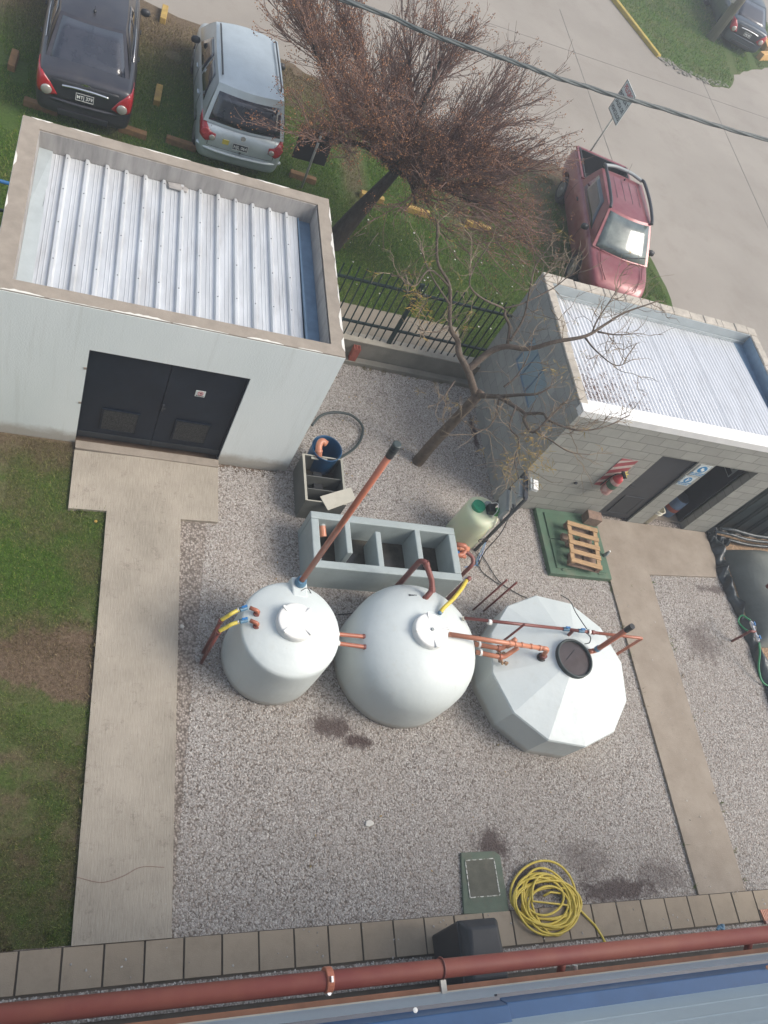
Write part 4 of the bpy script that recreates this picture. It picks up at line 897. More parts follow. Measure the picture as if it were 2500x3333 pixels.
sock(o, (7.44, 4.276, z), (1, 0, 0), .042, .035, 'white', 'union'); sock(o, (7.51, 4.272, z), (1, 0, 0), .034, .04, 'pvc_brown', 'socket')
pipe(o, [(7.54, 4.27, z), F_, (F_.x, F_.y, .47), (F_.x-.06, F_.y-.03, .40)], .023, 'pvc', 'tube')
sock(o, (8.30, 4.235, .36), (.25, .1, .15), .034, .05, 'pvc_brown', 'open_end')
MB().tube(curve([(7.40, 4.3, 1.12), (7.36, 4.6, 1.02), (7.40, 4.85, .90), (7.43, 5.06, .68)]), .007, 6).build('cable', 'rubber', o)
MB().tube(curve([(7.42, 4.27, 1.06), (7.48, 4.2, 1.06), (7.46, 4.13, 1.03), (7.38, 4.11, 1.02)]), .008, 6).build('cable', 'rubber', o)
# thick orange line
o = wthing('thick_orange_pipe', (6.8, 3.96, .8), 'thick orange pipe running from the middle tank lid to an elbow on the faceted tank', 'pipe')
a, b, c_ = Vector((5.06, 4.03, 1.22)), Vector((6.60, 3.945, 1.14)), Vector((6.66, 3.91, .94))
MB().cyl(a, b-Vector((.05, 0, -.002)), .033, 18).build('tube', 'pvc2', o, smooth=True)
pipe(o, [b-Vector((.09, 0, -.003)), b+Vector((.03, 0, 0)), c_], .034, 'pvc2', 'elbow')
sock(o, b-Vector((.12, -.003, -.004)), (1, -.05, -.03), .041, .03, 'pvc2'); sock(o, c_+Vector((0, 0, -.06)), (0, 0, 1), .068, .05, 'black', 'flange'); sock(o, c_+Vector((0, 0, -.02)), (0, 0, 1), .048, .07, 'pvc_brown', 'socket')
for t in (.60, .66, .73, .83): sock(o, a+(b-a)*t, b-a, .040, .022, 'pvc2')
MB().cyl(a+(b-a)*.655, a+(b-a)*.655+Vector((-.02, .02, -.14)), .034, 14).build('tee', 'pvc2', o, smooth=True)
for i, (y0, y1) in enumerate(((4.075, 4.03), (3.955, 3.90))):
    o = wthing('outlet_pipe', (5.72, y0, .86), ('rear' if i == 0 else 'front')+' orange outlet pipe of the pair from the middle tank to the faceted tank', 'pipe', 'outlet pipes of the middle tank')
    pipe(o, [(5.64, y0, .86), (6.06, y1, .85), (6.19, y1+.07, .93), (6.24, y1+.10, 1.0)], .034, 'pvc2'); sock(o, (5.69, y0, .86), (1, 0, 0), .05, .03, 'white', 'collar')
    sock(o, (6.0, y1+.006, .853), (1, -.05, 0), .046, .04, 'pvc')
    fo = MB()
    for k in range(16): q = Vector((6.08+random.uniform(-.05, .06), y1-.04+random.uniform(-.03, .02), .76+random.uniform(-.02, .05))); fo.lathe([(.01, 0), (.022, .015), (.012, .032)], q, 7)
    fo.build('foam', 'ochre_gravel', o, smooth=True)
# vent on faceted tank
o = wthing('short_vent_pipe', (7.55, 4.04, .9), 'short slanting brown pipe with a black end beside the open hatch', 'pipe')
a = Vector((7.55, 4.03, .93)); 
pipe(o, [(7.47, 4.02, .96), (7.53, 4.03, .96), (7.57, 4.03, 1.0), (7.57, 4.035, 1.76)], .038, 'pvc'); sock(o, (7.57, 4.035, 1.02), (0, 0, 1), .046, .06, 'bluetap', 'coupling')
MB().cyl((7.57, 4.035, 1.72), (7.57, 4.035, 1.86), .042, 16).build('cap', 'black', o)
# upright rods
for i, (x, y, h, lab) in enumerate(((6.255, 5.03, 1.04, 'left of the two thin brown rods standing in the gravel behind the tanks'), (6.435, 5.02, 1.01, 'right of the two thin brown rods standing in the gravel behind the tanks'), (6.19, 4.2, 1.34, 'thin brown rod rising between the middle tank and the faceted tank'))):
    tag(MB().cyl((x, y, 0), (x, y, h), .016, 10).build('pipe_rod', 'pvc_brown', smooth=True), lab, 'rod', 'thin brown rods')
# ================================================================== concrete settling tank
o = wthing('settling_tank', (4.6, 5.65, 0), 'grey painted rectangular tank with three chambers of dark water', 'tank')
cx0, cx1, cy0, cy1, cz = 3.47, 5.79, 5.19, 6.10, .60; tw = .12
wb = MB()
wb.box((cx0, cy0, -.05), (cx1, cy0+tw, cz)).box((cx0, cy1-tw, -.05), (cx1, cy1, cz)).box((cx0, cy0+tw, -.05), (cx0+tw, cy1-tw, cz)).box((cx1-tw, cy0+tw, -.05), (cx1, cy1-tw, cz))
wb.build('wall', 'ctank', o, bevel=.018, seg=3)
g1 = G(1130, 1760, cz).x; 
for x, y0, y1 in ((3.98, cy0+.28, cy1-.02), (4.45, cy0+.02, cy1-.22), (5.10, cy0+.30, cy1-.02)):
    MB().box((x, y0, 0), (x+.09, y1, cz-.004)).build('partition', 'ctank', o, bevel=.016, seg=3)
MB().box((cx0+tw, cy0+tw, -.04), (cx1-tw, cy1-tw, .0)).build('floor', 'ctank', o)
tag(MB().box((cx0+tw+.002, cy0+tw+.002, .02), (cx1-tw-.002, cy1-tw-.002, .13)).build('tank_water', 'water'), 'dark still water in the grey settling tank', 'water')
sh_ = wthing('inlet_pipe', (3.72, 5.85, .4), 'short orange pipe end poking into the left chamber of the grey tank', 'pipe')
MB().cyl((3.70, 5.99, .42), (3.73, 5.83, .36), .05, 16).build('tube', 'pvc2', sh_, smooth=False); sock(sh_, (3.695, 6.02, .43), (.15, -1, -.35), .054, .05, 'grey_panel', 'collar')
o = wthing('pump_outlet', (5.5, 5.6, .45), 'pair of curved orange elbows in the right chamber of the grey tank', 'pipe')
p0 = G(1500, 1785, .45)
pipe(o, [(p0.x-.16, p0.y-.06, .12), (p0.x-.15, p0.y+.02, .34), (p0.x-.06, p0.y+.04, .42), (p0.x+.16, p0.y+.02, .42)], .042, 'pvc2', 'elbow'); pipe(o, [(p0.x-.13, p0.y-.12, .12), (p0.x-.12, p0.y-.07, .28), (p0.x, p0.y-.06, .34), (p0.x+.13, p0.y-.08, .34)], .028, 'pvc', 'elbow')
sock(o, (p0.x-.01, p0.y+.035, .42), (1, 0, 0), .05, .03, 'pvc2'); sock(o, (p0.x+.03, p0.y-.065, .34), (1, 0, 0), .034, .025, 'pvc')
o = wthing('outlet_line', (5.9, 5.7, .4), 'brown pipe loop with a blue valve outside the right end of the grey tank', 'pipe')
a = G(1490, 1768, .5)
sock(o, (5.79, a.y, .46), (1, 0, 0), .03, .10, 'silverletter', 'nipple'); pipe(o, [(5.86, a.y, .46), (6.02, a.y-.01, .46), (6.04, a.y-.05, .40), (6.0, a.y-.12, .36), (5.85, a.y-.12, .36)], .042, 'pvc', 'elbow'); valve(o, (5.87, a.y-.12, .36), (1, 0, 0), .026)
b0 = G(1520, 1797, .36); b1 = G(1540, 1815, .34); b2 = G(1540, 1835, .3); b3 = G(1500, 1875, 0)
pipe(o, [(5.95, b0.y, .36), b0, b1, b2, (b2.x-.05, b2.y-.05, .25), (b3.x, b3.y, .02)], .032, 'pvc_brown', 'tube'); sock(o, (b0.x-.07, b0.y, .36), (1, 0, 0), .04, .03, 'pvc')
# grey filter box
o = wthing('filter_box', (3.76, 6.75, 0), 'dark grey open topped box with inner dividers next to the blue drum', 'box')
bx0, bx1, by0, by1, bz = 3.445, 4.08, 6.33, 7.155, .50
for a, b in (((bx0, by0, 0), (bx0+.025, by1, bz)), ((bx1-.025, by0, 0), (bx1, by1, bz)), ((bx0+.025, by0, 0), (bx1-.025, by0+.02, bz)), ((bx0+.025, by1-.02, 0), (bx1-.025, by1, bz)), ):
    MB().box(a, b).build('side_panel', 'grp', o, bevel=.003)
MB().box((bx0-.004, by0, bz), (bx0+.032, by1, bz+.008)).box((bx1-.028, by0, bz), (bx1+.004, by1, bz+.008)).box((bx0+.032, by1-.016, bz), (bx1-.028, by1+.003, bz+.006)).box((bx0+.032, by0-.003, bz), (bx1-.028, by0+.014, bz+.006)).build('rim', 'grp_edge', o)
for y in (6.56, 6.79): MB().box((bx0+.026, y, .02), (bx1-.026, y+.012, bz-.03)).build('divider', 'grp', o)
MB().box((bx0+.14, by1-.06, bz-.02), (bx1-.24, by1-.022, bz-.006)).build('bracket', 'grp_edge', o)
MB().box((bx0+.22, 6.7, .06), (bx0+.36, 7.0, .30)).build('inner_baffle', 'black', o)
MB().box((bx0+.026, by0+.021, .02), (bx1-.026, by1-.021, .14)).build('water', 'water', o)
c0 = [G(*q, .512) for q in ((1041, 1617), (1067, 1662), (1158, 1628), (1142, 1587))]
tag(MB().hexa([(p.x, p.y, .512) for p in c0], [(p.x, p.y, .524) for p in c0]).build('loose_panel', 'plate', bevel=.002), 'loose off-white panel lying across the corner of the grey box', 'panel')
# blue drum with elbow
o = wthing('blue_drum', (3.84, 7.39, 0), 'open dark blue plastic drum behind the grey box', 'drum')
bc = G(1056, 1455, .55); 
MB().lathe([(.20, 0), (.215, .02), (.23, .30), (.235, .53), (.245, .55), (.235, .56), (.225, .54), (.215, .30), (.20, .06), (.02, .05)], (3.83, 7.29, 0), 44, capt=False).build('body', 'bluedrum', o, smooth=True)
o = wthing('orange_elbow', (3.72, 7.2, .5), 'bright orange elbow pipe leading from the grey box into the blue drum', 'pipe')
pipe(o, [(3.70, 7.14, .50), (3.68, 7.29, .60), (3.72, 7.36, .63), (3.80, 7.33, .60)], .052, 'pvc2', 'elbow', 18); sock(o, (3.692, 7.20, .54), (-.1, .8, .55), .060, .03, 'pvc2')
hp = [G(*q, z) for q, z in (((1015, 1385), .10), ((1045, 1353), .14), ((1090, 1342), .16), ((1140, 1350), .14), ((1172, 1375), .08), ((1181, 1400), .05), ((1172, 1435), .05), ((1150, 1462), .12), ((1115, 1485), .35), ((1095, 1495), .5))]
tag(MB().tube(curve(hp, 8), .022, 12).build('black_hose', 'rubber', smooth=True), 'thick dark hose looping over the gravel into the blue drum', 'hose')
# ================================================================== dosing tank
dc = Vector((6.26, 6.36, 0))
o = wthing('dosing_tank', (dc.x, dc.y, 0), 'pale yellow-green cylindrical dosing tank with a green screw cap', 'tank')
MB().lathe([(.27, 0), (.285, .02), (.285, .70), (.28, .75), (.255, .79), (.20, .815), (.1, .82)], dc, 48).build('body', 'dosing', o, smooth=True)
cp_ = Vector((dc.x-.115, dc.y+.03, .80))
MB().lathe([(.085, 0), (.105, .005), (.108, .07), (.10, .078), (.088, .08), (.086, .072), (.03, .07), (.028, .078), (.01, .078)], cp_, 24).build('cap', 'green', o, smooth=False)
MB().tube([dc+Vector((.06+.035*math.cos(a), -.13+.035*math.sin(a), .81)) for a in [i*PI/8 for i in range(17)]], .004, 6).tube(curve([dc+Vector((.06, -.13, .81)), dc+Vector((.10, -.24, .75)), dc+Vector((.12, -.29, .5))]), .005, 6).build('fill_tube', 'white', o)
o = wthing('dosing_pump', (dc.x+.1, dc.y, .82), 'small black and green dosing pump sitting on the dosing tank', 'pump')
MB().box((dc.x+.02, dc.y-.09, .815), (dc.x+.13, dc.y+.05, .94)).build('body', 'black', o, bevel=.012); MB().box((dc.x+.13, dc.y-.10, .82), (dc.x+.21, dc.y-.02, .95)).build('housing', 'greenb', o, bevel=.006)
MB().box((dc.x-.01, dc.y+.045, .83), (dc.x+.08, dc.y+.10, .92)).build('head', 'grey_panel', o, bevel=.01); MB().tube(curve([(dc.x+.08, dc.y+.07, .92), (dc.x+.14, dc.y+.02, 1.0), (dc.x+.12, dc.y-.1, .98), (dc.x+.07, dc.y-.16, .86)]), .006, 6).build('tube', 'white', o)
o = wthing('coiled_cable', (dc.x+.02, dc.y-.3, .35), 'small black coil of cable hanging in front of the dosing tank', 'cable')
cc = G(1565, 1735, .40); cc.y = dc.y-.31
for r_ in (.075, .068): MB().tube([(cc.x+r_*math.cos(a), cc.y-.01, .42+r_*.8*math.sin(a)) for a in [i*PI/16 for i in range(33)]], .006, 6).build('loop', 'black', o)
# frame stand
o = wthing('instrument_stand', (6.65, 6.1, 0), 'dark steel stand holding two grey boxes beside the dosing tank', 'stand')
xa, xb, ya, yb, zt = 6.48, 6.62, 6.10, 6.38, 1.62
P1 = Vector((6.475, 6.10, 0)); P2 = Vector((6.60, 6.60, 0))
for p in (P1, P2): MB().box((p.x-.02, p.y-.02, 0), (p.x+.02, p.y+.02, 1.62)).build('leg', 'dark_steel', o, bevel=.003)
def bar(z0, z1, w_=.016, name='crossbar', mat='dark_steel', off=0, t0=.0, t1=1.0, par=None):
    d = (P2-P1).normalized(); n = Vector((d.y, -d.x, 0))*-1; A = P1+(P2-P1)*t0+n*off; B = P1+(P2-P1)*t1+n*off
    A = A+d*.02 if t0 == 0 else A; B = B-d*.02 if t1 == 1 else B
    return MB().hexa([A-n*w_+Vector((0, 0, z0)), B-n*w_+Vector((0, 0, z0)), B+n*w_+Vector((0, 0, z0)), A+n*w_+Vector((0, 0, z0))], [A-n*w_+Vector((0, 0, z1)), B-n*w_+Vector((0, 0, z1)), B+n*w_+Vector((0, 0, z1)), A+n*w_+Vector((0, 0, z1))]).build(name, mat, o)
bar(.84, .88); bar(1.20, 1.23); bar(1.26, 1.29); bar(1.57, 1.62, .03); bar(1.235, 1.255, .02, 'cable_tray', 'signpost', .03, .1, .9)
bar(.90, 1.16, .03, 'control_box', 'grey_panel', .05, .12, .88); bar(1.33, 1.55, .03, 'control_box', 'grey_panel', .05, .12, .80)
o2 = wthing('floodlight', (6.66, 6.3, 1.62), 'small white lamp housing on top of the steel stand', 'lamp')
MB().box((6.61, 6.24, 1.625), (6.70, 6.42, 1.69), rot=-.2).build('housing', 'white', o2, bevel=.008)
MB().box((6.57, 6.22, 1.63), (6.598, 6.44, 1.68), rot=-.2, piv=(6.66, 6.33, 0)).build('lens', 'grey_panel', o2)
MB().tube(curve([(6.62, 6.5, 1.1), (6.66, 6.3, .9), (6.62, 6.1, .6), (6.55, 6.0, .2), (6.5, 5.85, .02)]), .008, 6).build('cable', 'black', o)
o = wthing('blue_strap', (6.4, 5.7, 0), 'light blue strap and cord hanging by the foot of the steel stand', 'strap')
MB().tube([G(1580, 1760, .15), G(1565, 1795, .08), G(1550, 1825, .03), G(1556, 1843, .02)], .010, 6).build('cord', 'bluetap', o); MB().tube([G(1582, 1762, .12), G(1570, 1800, .05), G(1548, 1840, .02), G(1512, 1846, .02)], .007, 6).build('cord', 'blue', o)
for pts, lab in (([(1568, 1805), (1590, 1840), (1615, 1880), (1640, 1905), (1690, 1935), (1725, 1950)], 'right of the two thin black cables trailing over the gravel'), ([(1560, 1800), (1562, 1850), (1600, 1885), (1630, 1905)], 'left of the two thin black cables trailing over the gravel'), ([(1100, 2000), (1130, 1998), (1175, 1990), (1200, 1985)], 'thin black cable on the gravel between the small and middle tanks')):
    tag(MB().tube(curve([G(*p, .022) for p in pts], 8), .007, 6).build('thin_cable', 'black', smooth=True), lab, 'cable', 'thin cables on the gravel')
# ================================================================== green chamber slab, pallet, bricks
o = wthing('green_chamber_slab', (8.42, 6.42, 0), 'green painted slab with two hinged steel hatches', 'slab')
MB().box((7.80, 5.77, -.03), (9.055, 7.045, .10)).build('slab', 'greenslab', o, bevel=.01)
for y0, y1 in ((6.44, 6.96), (5.87, 6.42)): MB().box((7.94, y0, .10), (8.95, y1, .122)).build('hatch', 'greenlid', o, bevel=.004)
for x in (8.04, 8.78): MB().box((x, 5.83, .10), (x+.10, 5.86, .118)).cyl((x+.01, 5.868, .125), (x+.09, 5.868, .125), .008, 8).build('hinge', 'greenslab', o)
pa = R(-9)
def pm(x, y, z): m = Matrix.Rotation(pa, 3, 'Z'); return m @ Vector((x, y, z))
o = thing('wooden_pallet', (8.455, 6.25, .20), 'small wooden pallet with five slats on the green slab', 'pallet'); o.rotation_euler.z = pa
W2, L2_ = .305, .41
for k in range(5): y = -L2_+.04+k*(2*L2_-.08)/4; MB().box((-W2, y-.042, .12), (W2, y+.042, .138), rot=random.uniform(-.015, .015)).build('slat', 'pallet', o, bevel=.003)
for x in (-W2+.045, W2-.045):
    MB().box((x-.04, -L2_, .10), (x+.04, L2_, .119)).build('stringer', 'pallet', o, bevel=.002)
    for y in (-L2_+.05, 0, L2_-.05): MB().box((x-.04, y-.05, .02), (x+.04, y+.05, .10)).build('foot_block', 'brickbrown', o, bevel=.003)
for k in (0, 2, 4): y = -L2_+.04+k*(2*L2_-.08)/4; MB().box((-W2, y-.04, 0), (W2, y+.04, .018)).build('bottom_board', 'brickbrown', o)
for k, (x, y, z) in enumerate(((8.27, 6.45, .123), (8.32, 6.08, .123), (8.62, 6.40, .123), (8.60, 6.05, .123))):
    tag(MB().box((x-.12, y-.06, z), (x+.12, y+.06, z+.075), rot=pa).build('support_brick', 'brickbrown', bevel=.004), ('brown brick under the %s corner of the pallet' % ('rear left', 'front left', 'rear right', 'front right')[k]), 'brick', 'bricks under the pallet')
o = wthing('brick_block', (8.86, 6.88, .12), 'large brown hollow brick beside the shed door behind the pallet', 'brick')
MB().box((8.72, 6.80, .123), (9.0, 6.98, .33), rot=-.12).build('brick', 'brickbrown', o, bevel=.006)
hh = MB()
for a in range(2):
    for b in range(3): hh.box((8.722, 6.82+b*.05, .15+a*.09), (8.727, 6.85+b*.05, .21+a*.09), rot=-.12, piv=(8.86, 6.89, 0))
hh = hh.build('hole', 'black', o)
o = wthing('plastic_bottle', (9.03, 6.20, .10), 'small clear bottle standing at the right edge of the green slab', 'bottle')
MB().lathe([(.030, .10), (.032, .12), (.032, .20), (.014, .24), (.014, .26)], (9.02, 6.22, 0), 16).build('body', 'grey_panel', o, smooth=True); MB().cyl((9.02, 6.22, .26), (9.02, 6.22, .275), .016, 12).build('cap', 'white', o)
# manhole
o = wthing('manhole_cover', (5.68, 1.18, 0), 'worn green cover with a chipped white rectangle set in the gravel', 'manhole cover')
mp_ = [G(*p, .035) for p in ((1500, 2775), (1608, 2770), (1628, 2785), (1656, 2958), (1648, 2975), (1510, 2975))]
MB().prism([(p.x, p.y) for p in mp_], -.02, .04).build('frame', 'manhole', o, bevel=.008)
r4 = [G(*p, .044) for p in ((1514, 2801), (1607, 2794), (1627, 2914), (1530, 2922))]
MB().prism([(p.x, p.y) for p in r4], .041, .046).build('infill', 'manhole2', o)
rm = MB()
for i in range(4):
    a, b = r4[i], r4[(i+1) % 4]; strip(rm, a, b, .012, .0465, .0505)
rm.build('edge_band', 'manrim', o)
# stone
tag(MB().prism([(4.125, 1.90), (4.17, 1.885), (4.235, 1.905), (4.245, 1.94), (4.20, 1.97), (4.14, 1.96)], .0, .032).build('pale_stone', 'stone_w', bevel=.01), 'single large pale stone lying on the open gravel', 'stone')
tag(MB().lathe([(.03, 0), (.034, .012), (.018, .022)], tuple(G(592, 2040, .0)), 6).build('pale_stone', 'stone_w', bevel=.005), 'small pale stone beside the edge of the left path', 'stone')
tag(MB().lathe([(.018, 0), (.024, .004), (.006, .008)], tuple(G(312, 1697, .03)), 5).build('yellow_leaf', 'leafy'), 'curled yellow leaf on the lawn near the corner of the path', 'leaf')
# yellow hose coil
hc = []; cx, cy = 6.54, .88; a = 0; N_ = 14*40
for k in range(N_):
    t = k/N_; a = 2*PI*t*12.5; rx = .40+.09*math.sin(a*.217+1)+.05*math.sin(a*.61); ry = .29+.07*math.sin(a*.31+2)+.03*math.sin(a*.83+1)
    ox, oy = .06*math.sin(a*.09), .05*math.cos(a*.13)
    hc.append(Vector((cx+ox+rx*math.cos(a), cy+oy+ry*math.sin(a)*(1.25 if math.sin(a) > 0 and t < .08 else 1), .06+.028*(t*3 % 1)+.035*t+.012*math.sin(a*1.7))))
tail = [Vector((6.98, .80, .07)), Vector((7.12, .66, .06)), Vector((7.22, .56, .055)), Vector((7.30, .42, .05)), Vector((7.34, .3, .05))]
st0 = [Vector((6.50, .95, .08)), Vector((6.62, .99, .08)), Vector((6.75, .90, .08))]
tag(MB().tube(st0[:2]+hc+tail, .0155, 8).build('yellow_hose_coil', 'yellow', smooth=True), 'coiled yellow garden hose heaped on the paving beside the manhole cover', 'hose')
# bin
o = wthing('waste_bin', (5.1, .43, 0), 'charcoal plastic bin with a recessed lid front standing by the building', 'bin')
b0 = [(4.84, .10, .045), (5.30, .10, .045), (5.30, .62, .045), (4.84, .62, .045)]; b1 = [(4.80, .06, .80), (5.36, .06, .80), (5.34, .70, .80), (4.82, .70, .80)]; b2 = [(4.86, .08, .93), (5.30, .08, .93), (5.26, .60, .93), (4.90, .60, .93)]
mb = MB(); mb.hexa(b0, b1); mb.build('body', 'bin', o, bevel=.03, seg=3)
MB().hexa([(p[0], p[1], .801) for p in b1], b2).build('lid', 'bin', o, bevel=.03, seg=3)
MB().lathe([(.19, 0), (.185, .012), (.16, .004)], (0, 0, 0), 40, capb=False, capt=False, M_=Matrix.Identity(3)).build('tmp', 'black', o).name = 'lid_recess'
rc = bpy.data.objects['lid_recess']; rc.location = (5.08-5.1, .34-.43, .935); rc.scale = (1, 1.25, 1)
# ================================================================== right side: liner, bag, corrugated tank
o = wthing('black_liner', (11.8, 5.5, 0), 'crumpled black plastic liner running along the right edge of the gravel', 'liner')
def linerf(u, v):
    k = v*(len(liner_line)-1); i = min(int(k), len(liner_line)-2); f = k-i; a, b = liner_line[i], liner_line[i+1]
    x, y = a[0]*(1-f)+b[0]*f, a[1]*(1-f)+b[1]*f; wd = .22+.05*math.sin(v*9); h = .20*math.sin(PI*min(1, u*1.02))**.8
    return (x+wd*u+.02*math.sin(v*40+u*4)+.012*math.sin(v*97), y+.02*math.sin(u*9+v*30), .01+h*(.75+.25*math.sin(v*53+u*3))+.025*math.sin(v*71+u*8)*math.sin(PI*u))
MB().grid(linerf, 10, 160).build('sheet', 'liner', o, smooth=True)
sheet('ochre_gravel_bed', [(11.95, 2), (16, 2), (16, 7.1), (11.9, 7.1)], .012, 'ochre_gravel')
tag(stones('ochre_stones', *scatter([(11.95, 3), (14, 3), (14, 6.9), (11.9, 6.9)], 1100, [], 21), .01, .02, 'ochre_gravel', .012), 'ochre coloured gravel along the right edge beyond the liner', 'gravel', kind='stuff')
o = wthing('tarpaulin_bag', (12.7, 5.6, 0), 'large grey tarpaulin covered bladder lying beyond the liner', 'water bag')
bx0, bx1, by0, by1 = 12.0, 14.2, 4.72, 6.72
def bagf(u, v):
    x = bx0+(bx1-bx0)*u; y = by0+(by1-by0)*v; e = min(u, 1-u)*(bx1-bx0); f = min(v, 1-v)*(by1-by0)
    s1 = 1-math.exp(-e/.16); s2 = 1-math.exp(-f/.12); return (x, y, .02+.50*s1*s2*(1-.02*math.sin(u*20))+.008*math.sin(u*31+v*12))
MB().grid(bagf, 60, 50).build('cover', 'bag', o, smooth=True)
MB().lathe([(.035, .50), (.035, .62)], tuple(G(2500, 1900, 0)[:2])+(0,), 16).build('valve_stub', 'pvc_brown', o) if False else None
MB().lathe([(.04, 0), (.045, .12), (.03, .12)], tuple(G(2497, 1910, .52)), 16).build('valve_stub', 'pvc_brown', o)
o = wthing('corrugated_tank', (13.4, 8.3, 0), 'dark ribbed steel tank wall right of the block shed', 'tank')
def cw(u, v):
    x = 11.86+u*3.2; y = 7.18-.10*math.sin(PI*u)
    k = (u*3.2/.34) % 1; d = .05 if k < .42 else (0 if .5 < k < .92 else .025); return (x, y+d, v*2.2)
MB().grid(cw, 170, 1).build('ribbed_wall', 'corr', o)
MB().box((11.86, 7.24, 0), (15.0, 9.6, 2.15)).build('shell', 'corr', o)
for i in range(3):
    pts = [(11.75+i*.05, 7.02, .06+.11*i), (12.1, 6.93+.02*i, .10+.13*i), (12.6, 6.86+.03*i, .10+.12*i), (13.3, 6.88+.03*i, .10+.11*i), (14.2, 6.95, .1+.1*i)]
    tag(MB().tube(curve(pts, 8), .030, 10).build('black_pipe', 'liner', smooth=True), ('lowest', 'middle', 'topmost')[i]+' of the three black pipes curving past the foot of the ribbed wall', 'pipe', 'black pipes by the ribbed wall')
o = wthing('crumpled_film', (12.2, 6.9, 0), 'crumpled black film bunched at the corner of the block shed', 'liner')
MB().grid(lambda u, v: (11.72+.5*u, 6.82+.16*v+.02*math.sin(u*20), .03+.14*math.sin(PI*v)*(.6+.4*math.sin(u*17))+.02*math.sin(u*50)), 60, 8).build('film', 'liner', o, smooth=True)
o = wthing('standpipe', (11.45, 4.81, 0), 'brown standpipe with two blue taps and a green hose at the liner edge', 'tap')
MB().cyl((11.45, 4.81, 0), (11.45, 4.81, .42), .022, 12).build('riser', 'pvc_brown', o, smooth=True)
pipe(o, [(11.45, 4.81, .40), (11.45, 4.81, .46), (11.56, 4.80, .46)], .024, 'pvc_brown', 'tee')
MB().cyl((11.54, 5.0, .46), (11.55, 4.62, .46), .020, 10).build('manifold', 'silverletter', o); valve(o, (11.54, 4.93, .46), (0, 1, 0), .022, 'silverletter'); valve(o, (11.55, 4.68, .46), (0, 1, 0), .022, 'silverletter')
MB().tube(curve([(11.54, 5.02, .46), (11.42, 5.12, .42), (11.36, 5.03, .36), (11.40, 4.9, .38), (11.46, 4.82, .42)], 8), .014, 8).build('hose', 'greenhose', o, smooth=True)
MB().tube(curve([(11.55, 4.60, .46), (11.60, 4.45, .36), (11.64, 4.25, .2), (11.75, 4.05, .08), (11.95, 3.97, .05), (12.3, 3.95, .05)], 8), .017, 8).build('hose', 'greenhose', o, smooth=True)
# ================================================================== the building we look down from
o = wthing('main_building', (4, -.6, 0), 'facade with pale blue ribbed cladding and dark blue flashings along the bottom edge', 'building')
MB().box((-6, -9, -.05), (13, -.62, 6.9)).build('wall', 'facade', o)
zl = 5.0
def line_z(pxs, z): return [G(a, b, z) for a, b in pxs]
A0 = G(0, 3368, zl); A1 = G(2500, 3097, zl)
B0 = G(0, 3382, zl); B1 = G(2500, 3108, zl)
def ext(a, b, t0, t1): return a+(b-a)*t0, a+(b-a)*t1
def bandq(a, b, c, d, z0, z1, name, mat, bev=0):
    return MB().hexa([Vector((p.x, p.y, z0)) for p in (a, b, c, d)], [Vector((p.x, p.y, z1)) for p in (a, b, c, d)]).build(name, mat, o, bevel=bev)
ybk = -.5
y0 = (A0.y+A1.y)/2+.005
MB().box((-4, y0-.028, zl-.06), (10, y0, zl)).build('timber_trim', 'trim', o)
MB().box((-4, y0-.036, zl-.06), (10, y0-.028, zl+.006)).build('bead', 'trimw', o)
# sloping ribbed cladding from the trim back to the wall
yw, zw = -.60, 6.75
def cl(u, v):
    y = (y0-.036)+(yw-(y0-.036))*v; z = zl+(zw-zl)*v; k = (v*1.84/.16) % 1; d = .003 if k < .08 else 0
    return (-4+14*u, y+d*.9, z+d*.4)
MB().grid(cl, 2, 138).build('cladding', 'clad', o)
MB().box((-6, -.62, 6.75), (13, -.5, 6.9)).build('head_trim', 'clad', o)
def clad_at(z): v_ = (z-zl)/(zw-zl); return (y0-.036)+(yw-(y0-.036))*v_
jx = G(1640, 3225, 5.45).x
for xa, xb, zf in ((-3.0, jx, 5.38), (jx+.004, 6.4, 5.35)):
    yf = clad_at(zf)
    MB().hexa([(xa, yf-.02, zf-.02), (xb, yf-.02, zf-.02), (xb, yf+.075, zf-.02), (xa, yf+.075, zf-.02)], [(xa, yf-.065, zf+.12), (xb, yf-.065, zf+.12), (xb, yf+.040, zf+.10), (xa, yf+.040, zf+.10)]).build('window_hood', 'clad2', o, bevel=.006)
    MB().box((xa, yf+.046, zf-.02), (xb, yf+.085, zf+.012)).build('hood_lip', 'clad3', o)
    q = G(1352, 3288, zf+.12) if xa < 0 else G(2490, 3150, zf+.1)
    MB().lathe([(.013, 0), (.013, .004), (.005, .006)], (q.x, q.y, zf+.118), 14).build('washer', 'white' if xa < 0 else 'trim', o)
for pa_, pb_ in ((1400, 1640), (1655, 1850), (2030, 2200), (2330, 2485)):  # dark blue trapezoid plates along the inner edge of the hoods
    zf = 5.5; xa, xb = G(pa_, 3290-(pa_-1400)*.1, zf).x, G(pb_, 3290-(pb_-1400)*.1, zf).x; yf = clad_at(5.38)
    MB().hexa([(xa, yf-.06, 5.44), (xb, yf-.06, 5.44), (xb, yf-.04, 5.49), (xa, yf-.04, 5.49)], [(xa+.16, yf-.105, 5.52), (xb-.02, yf-.105, 5.52), (xb, yf-.06, 5.50), (xa, yf-.06, 5.50)]).build('dark_trapezoid', 'clad2', o)
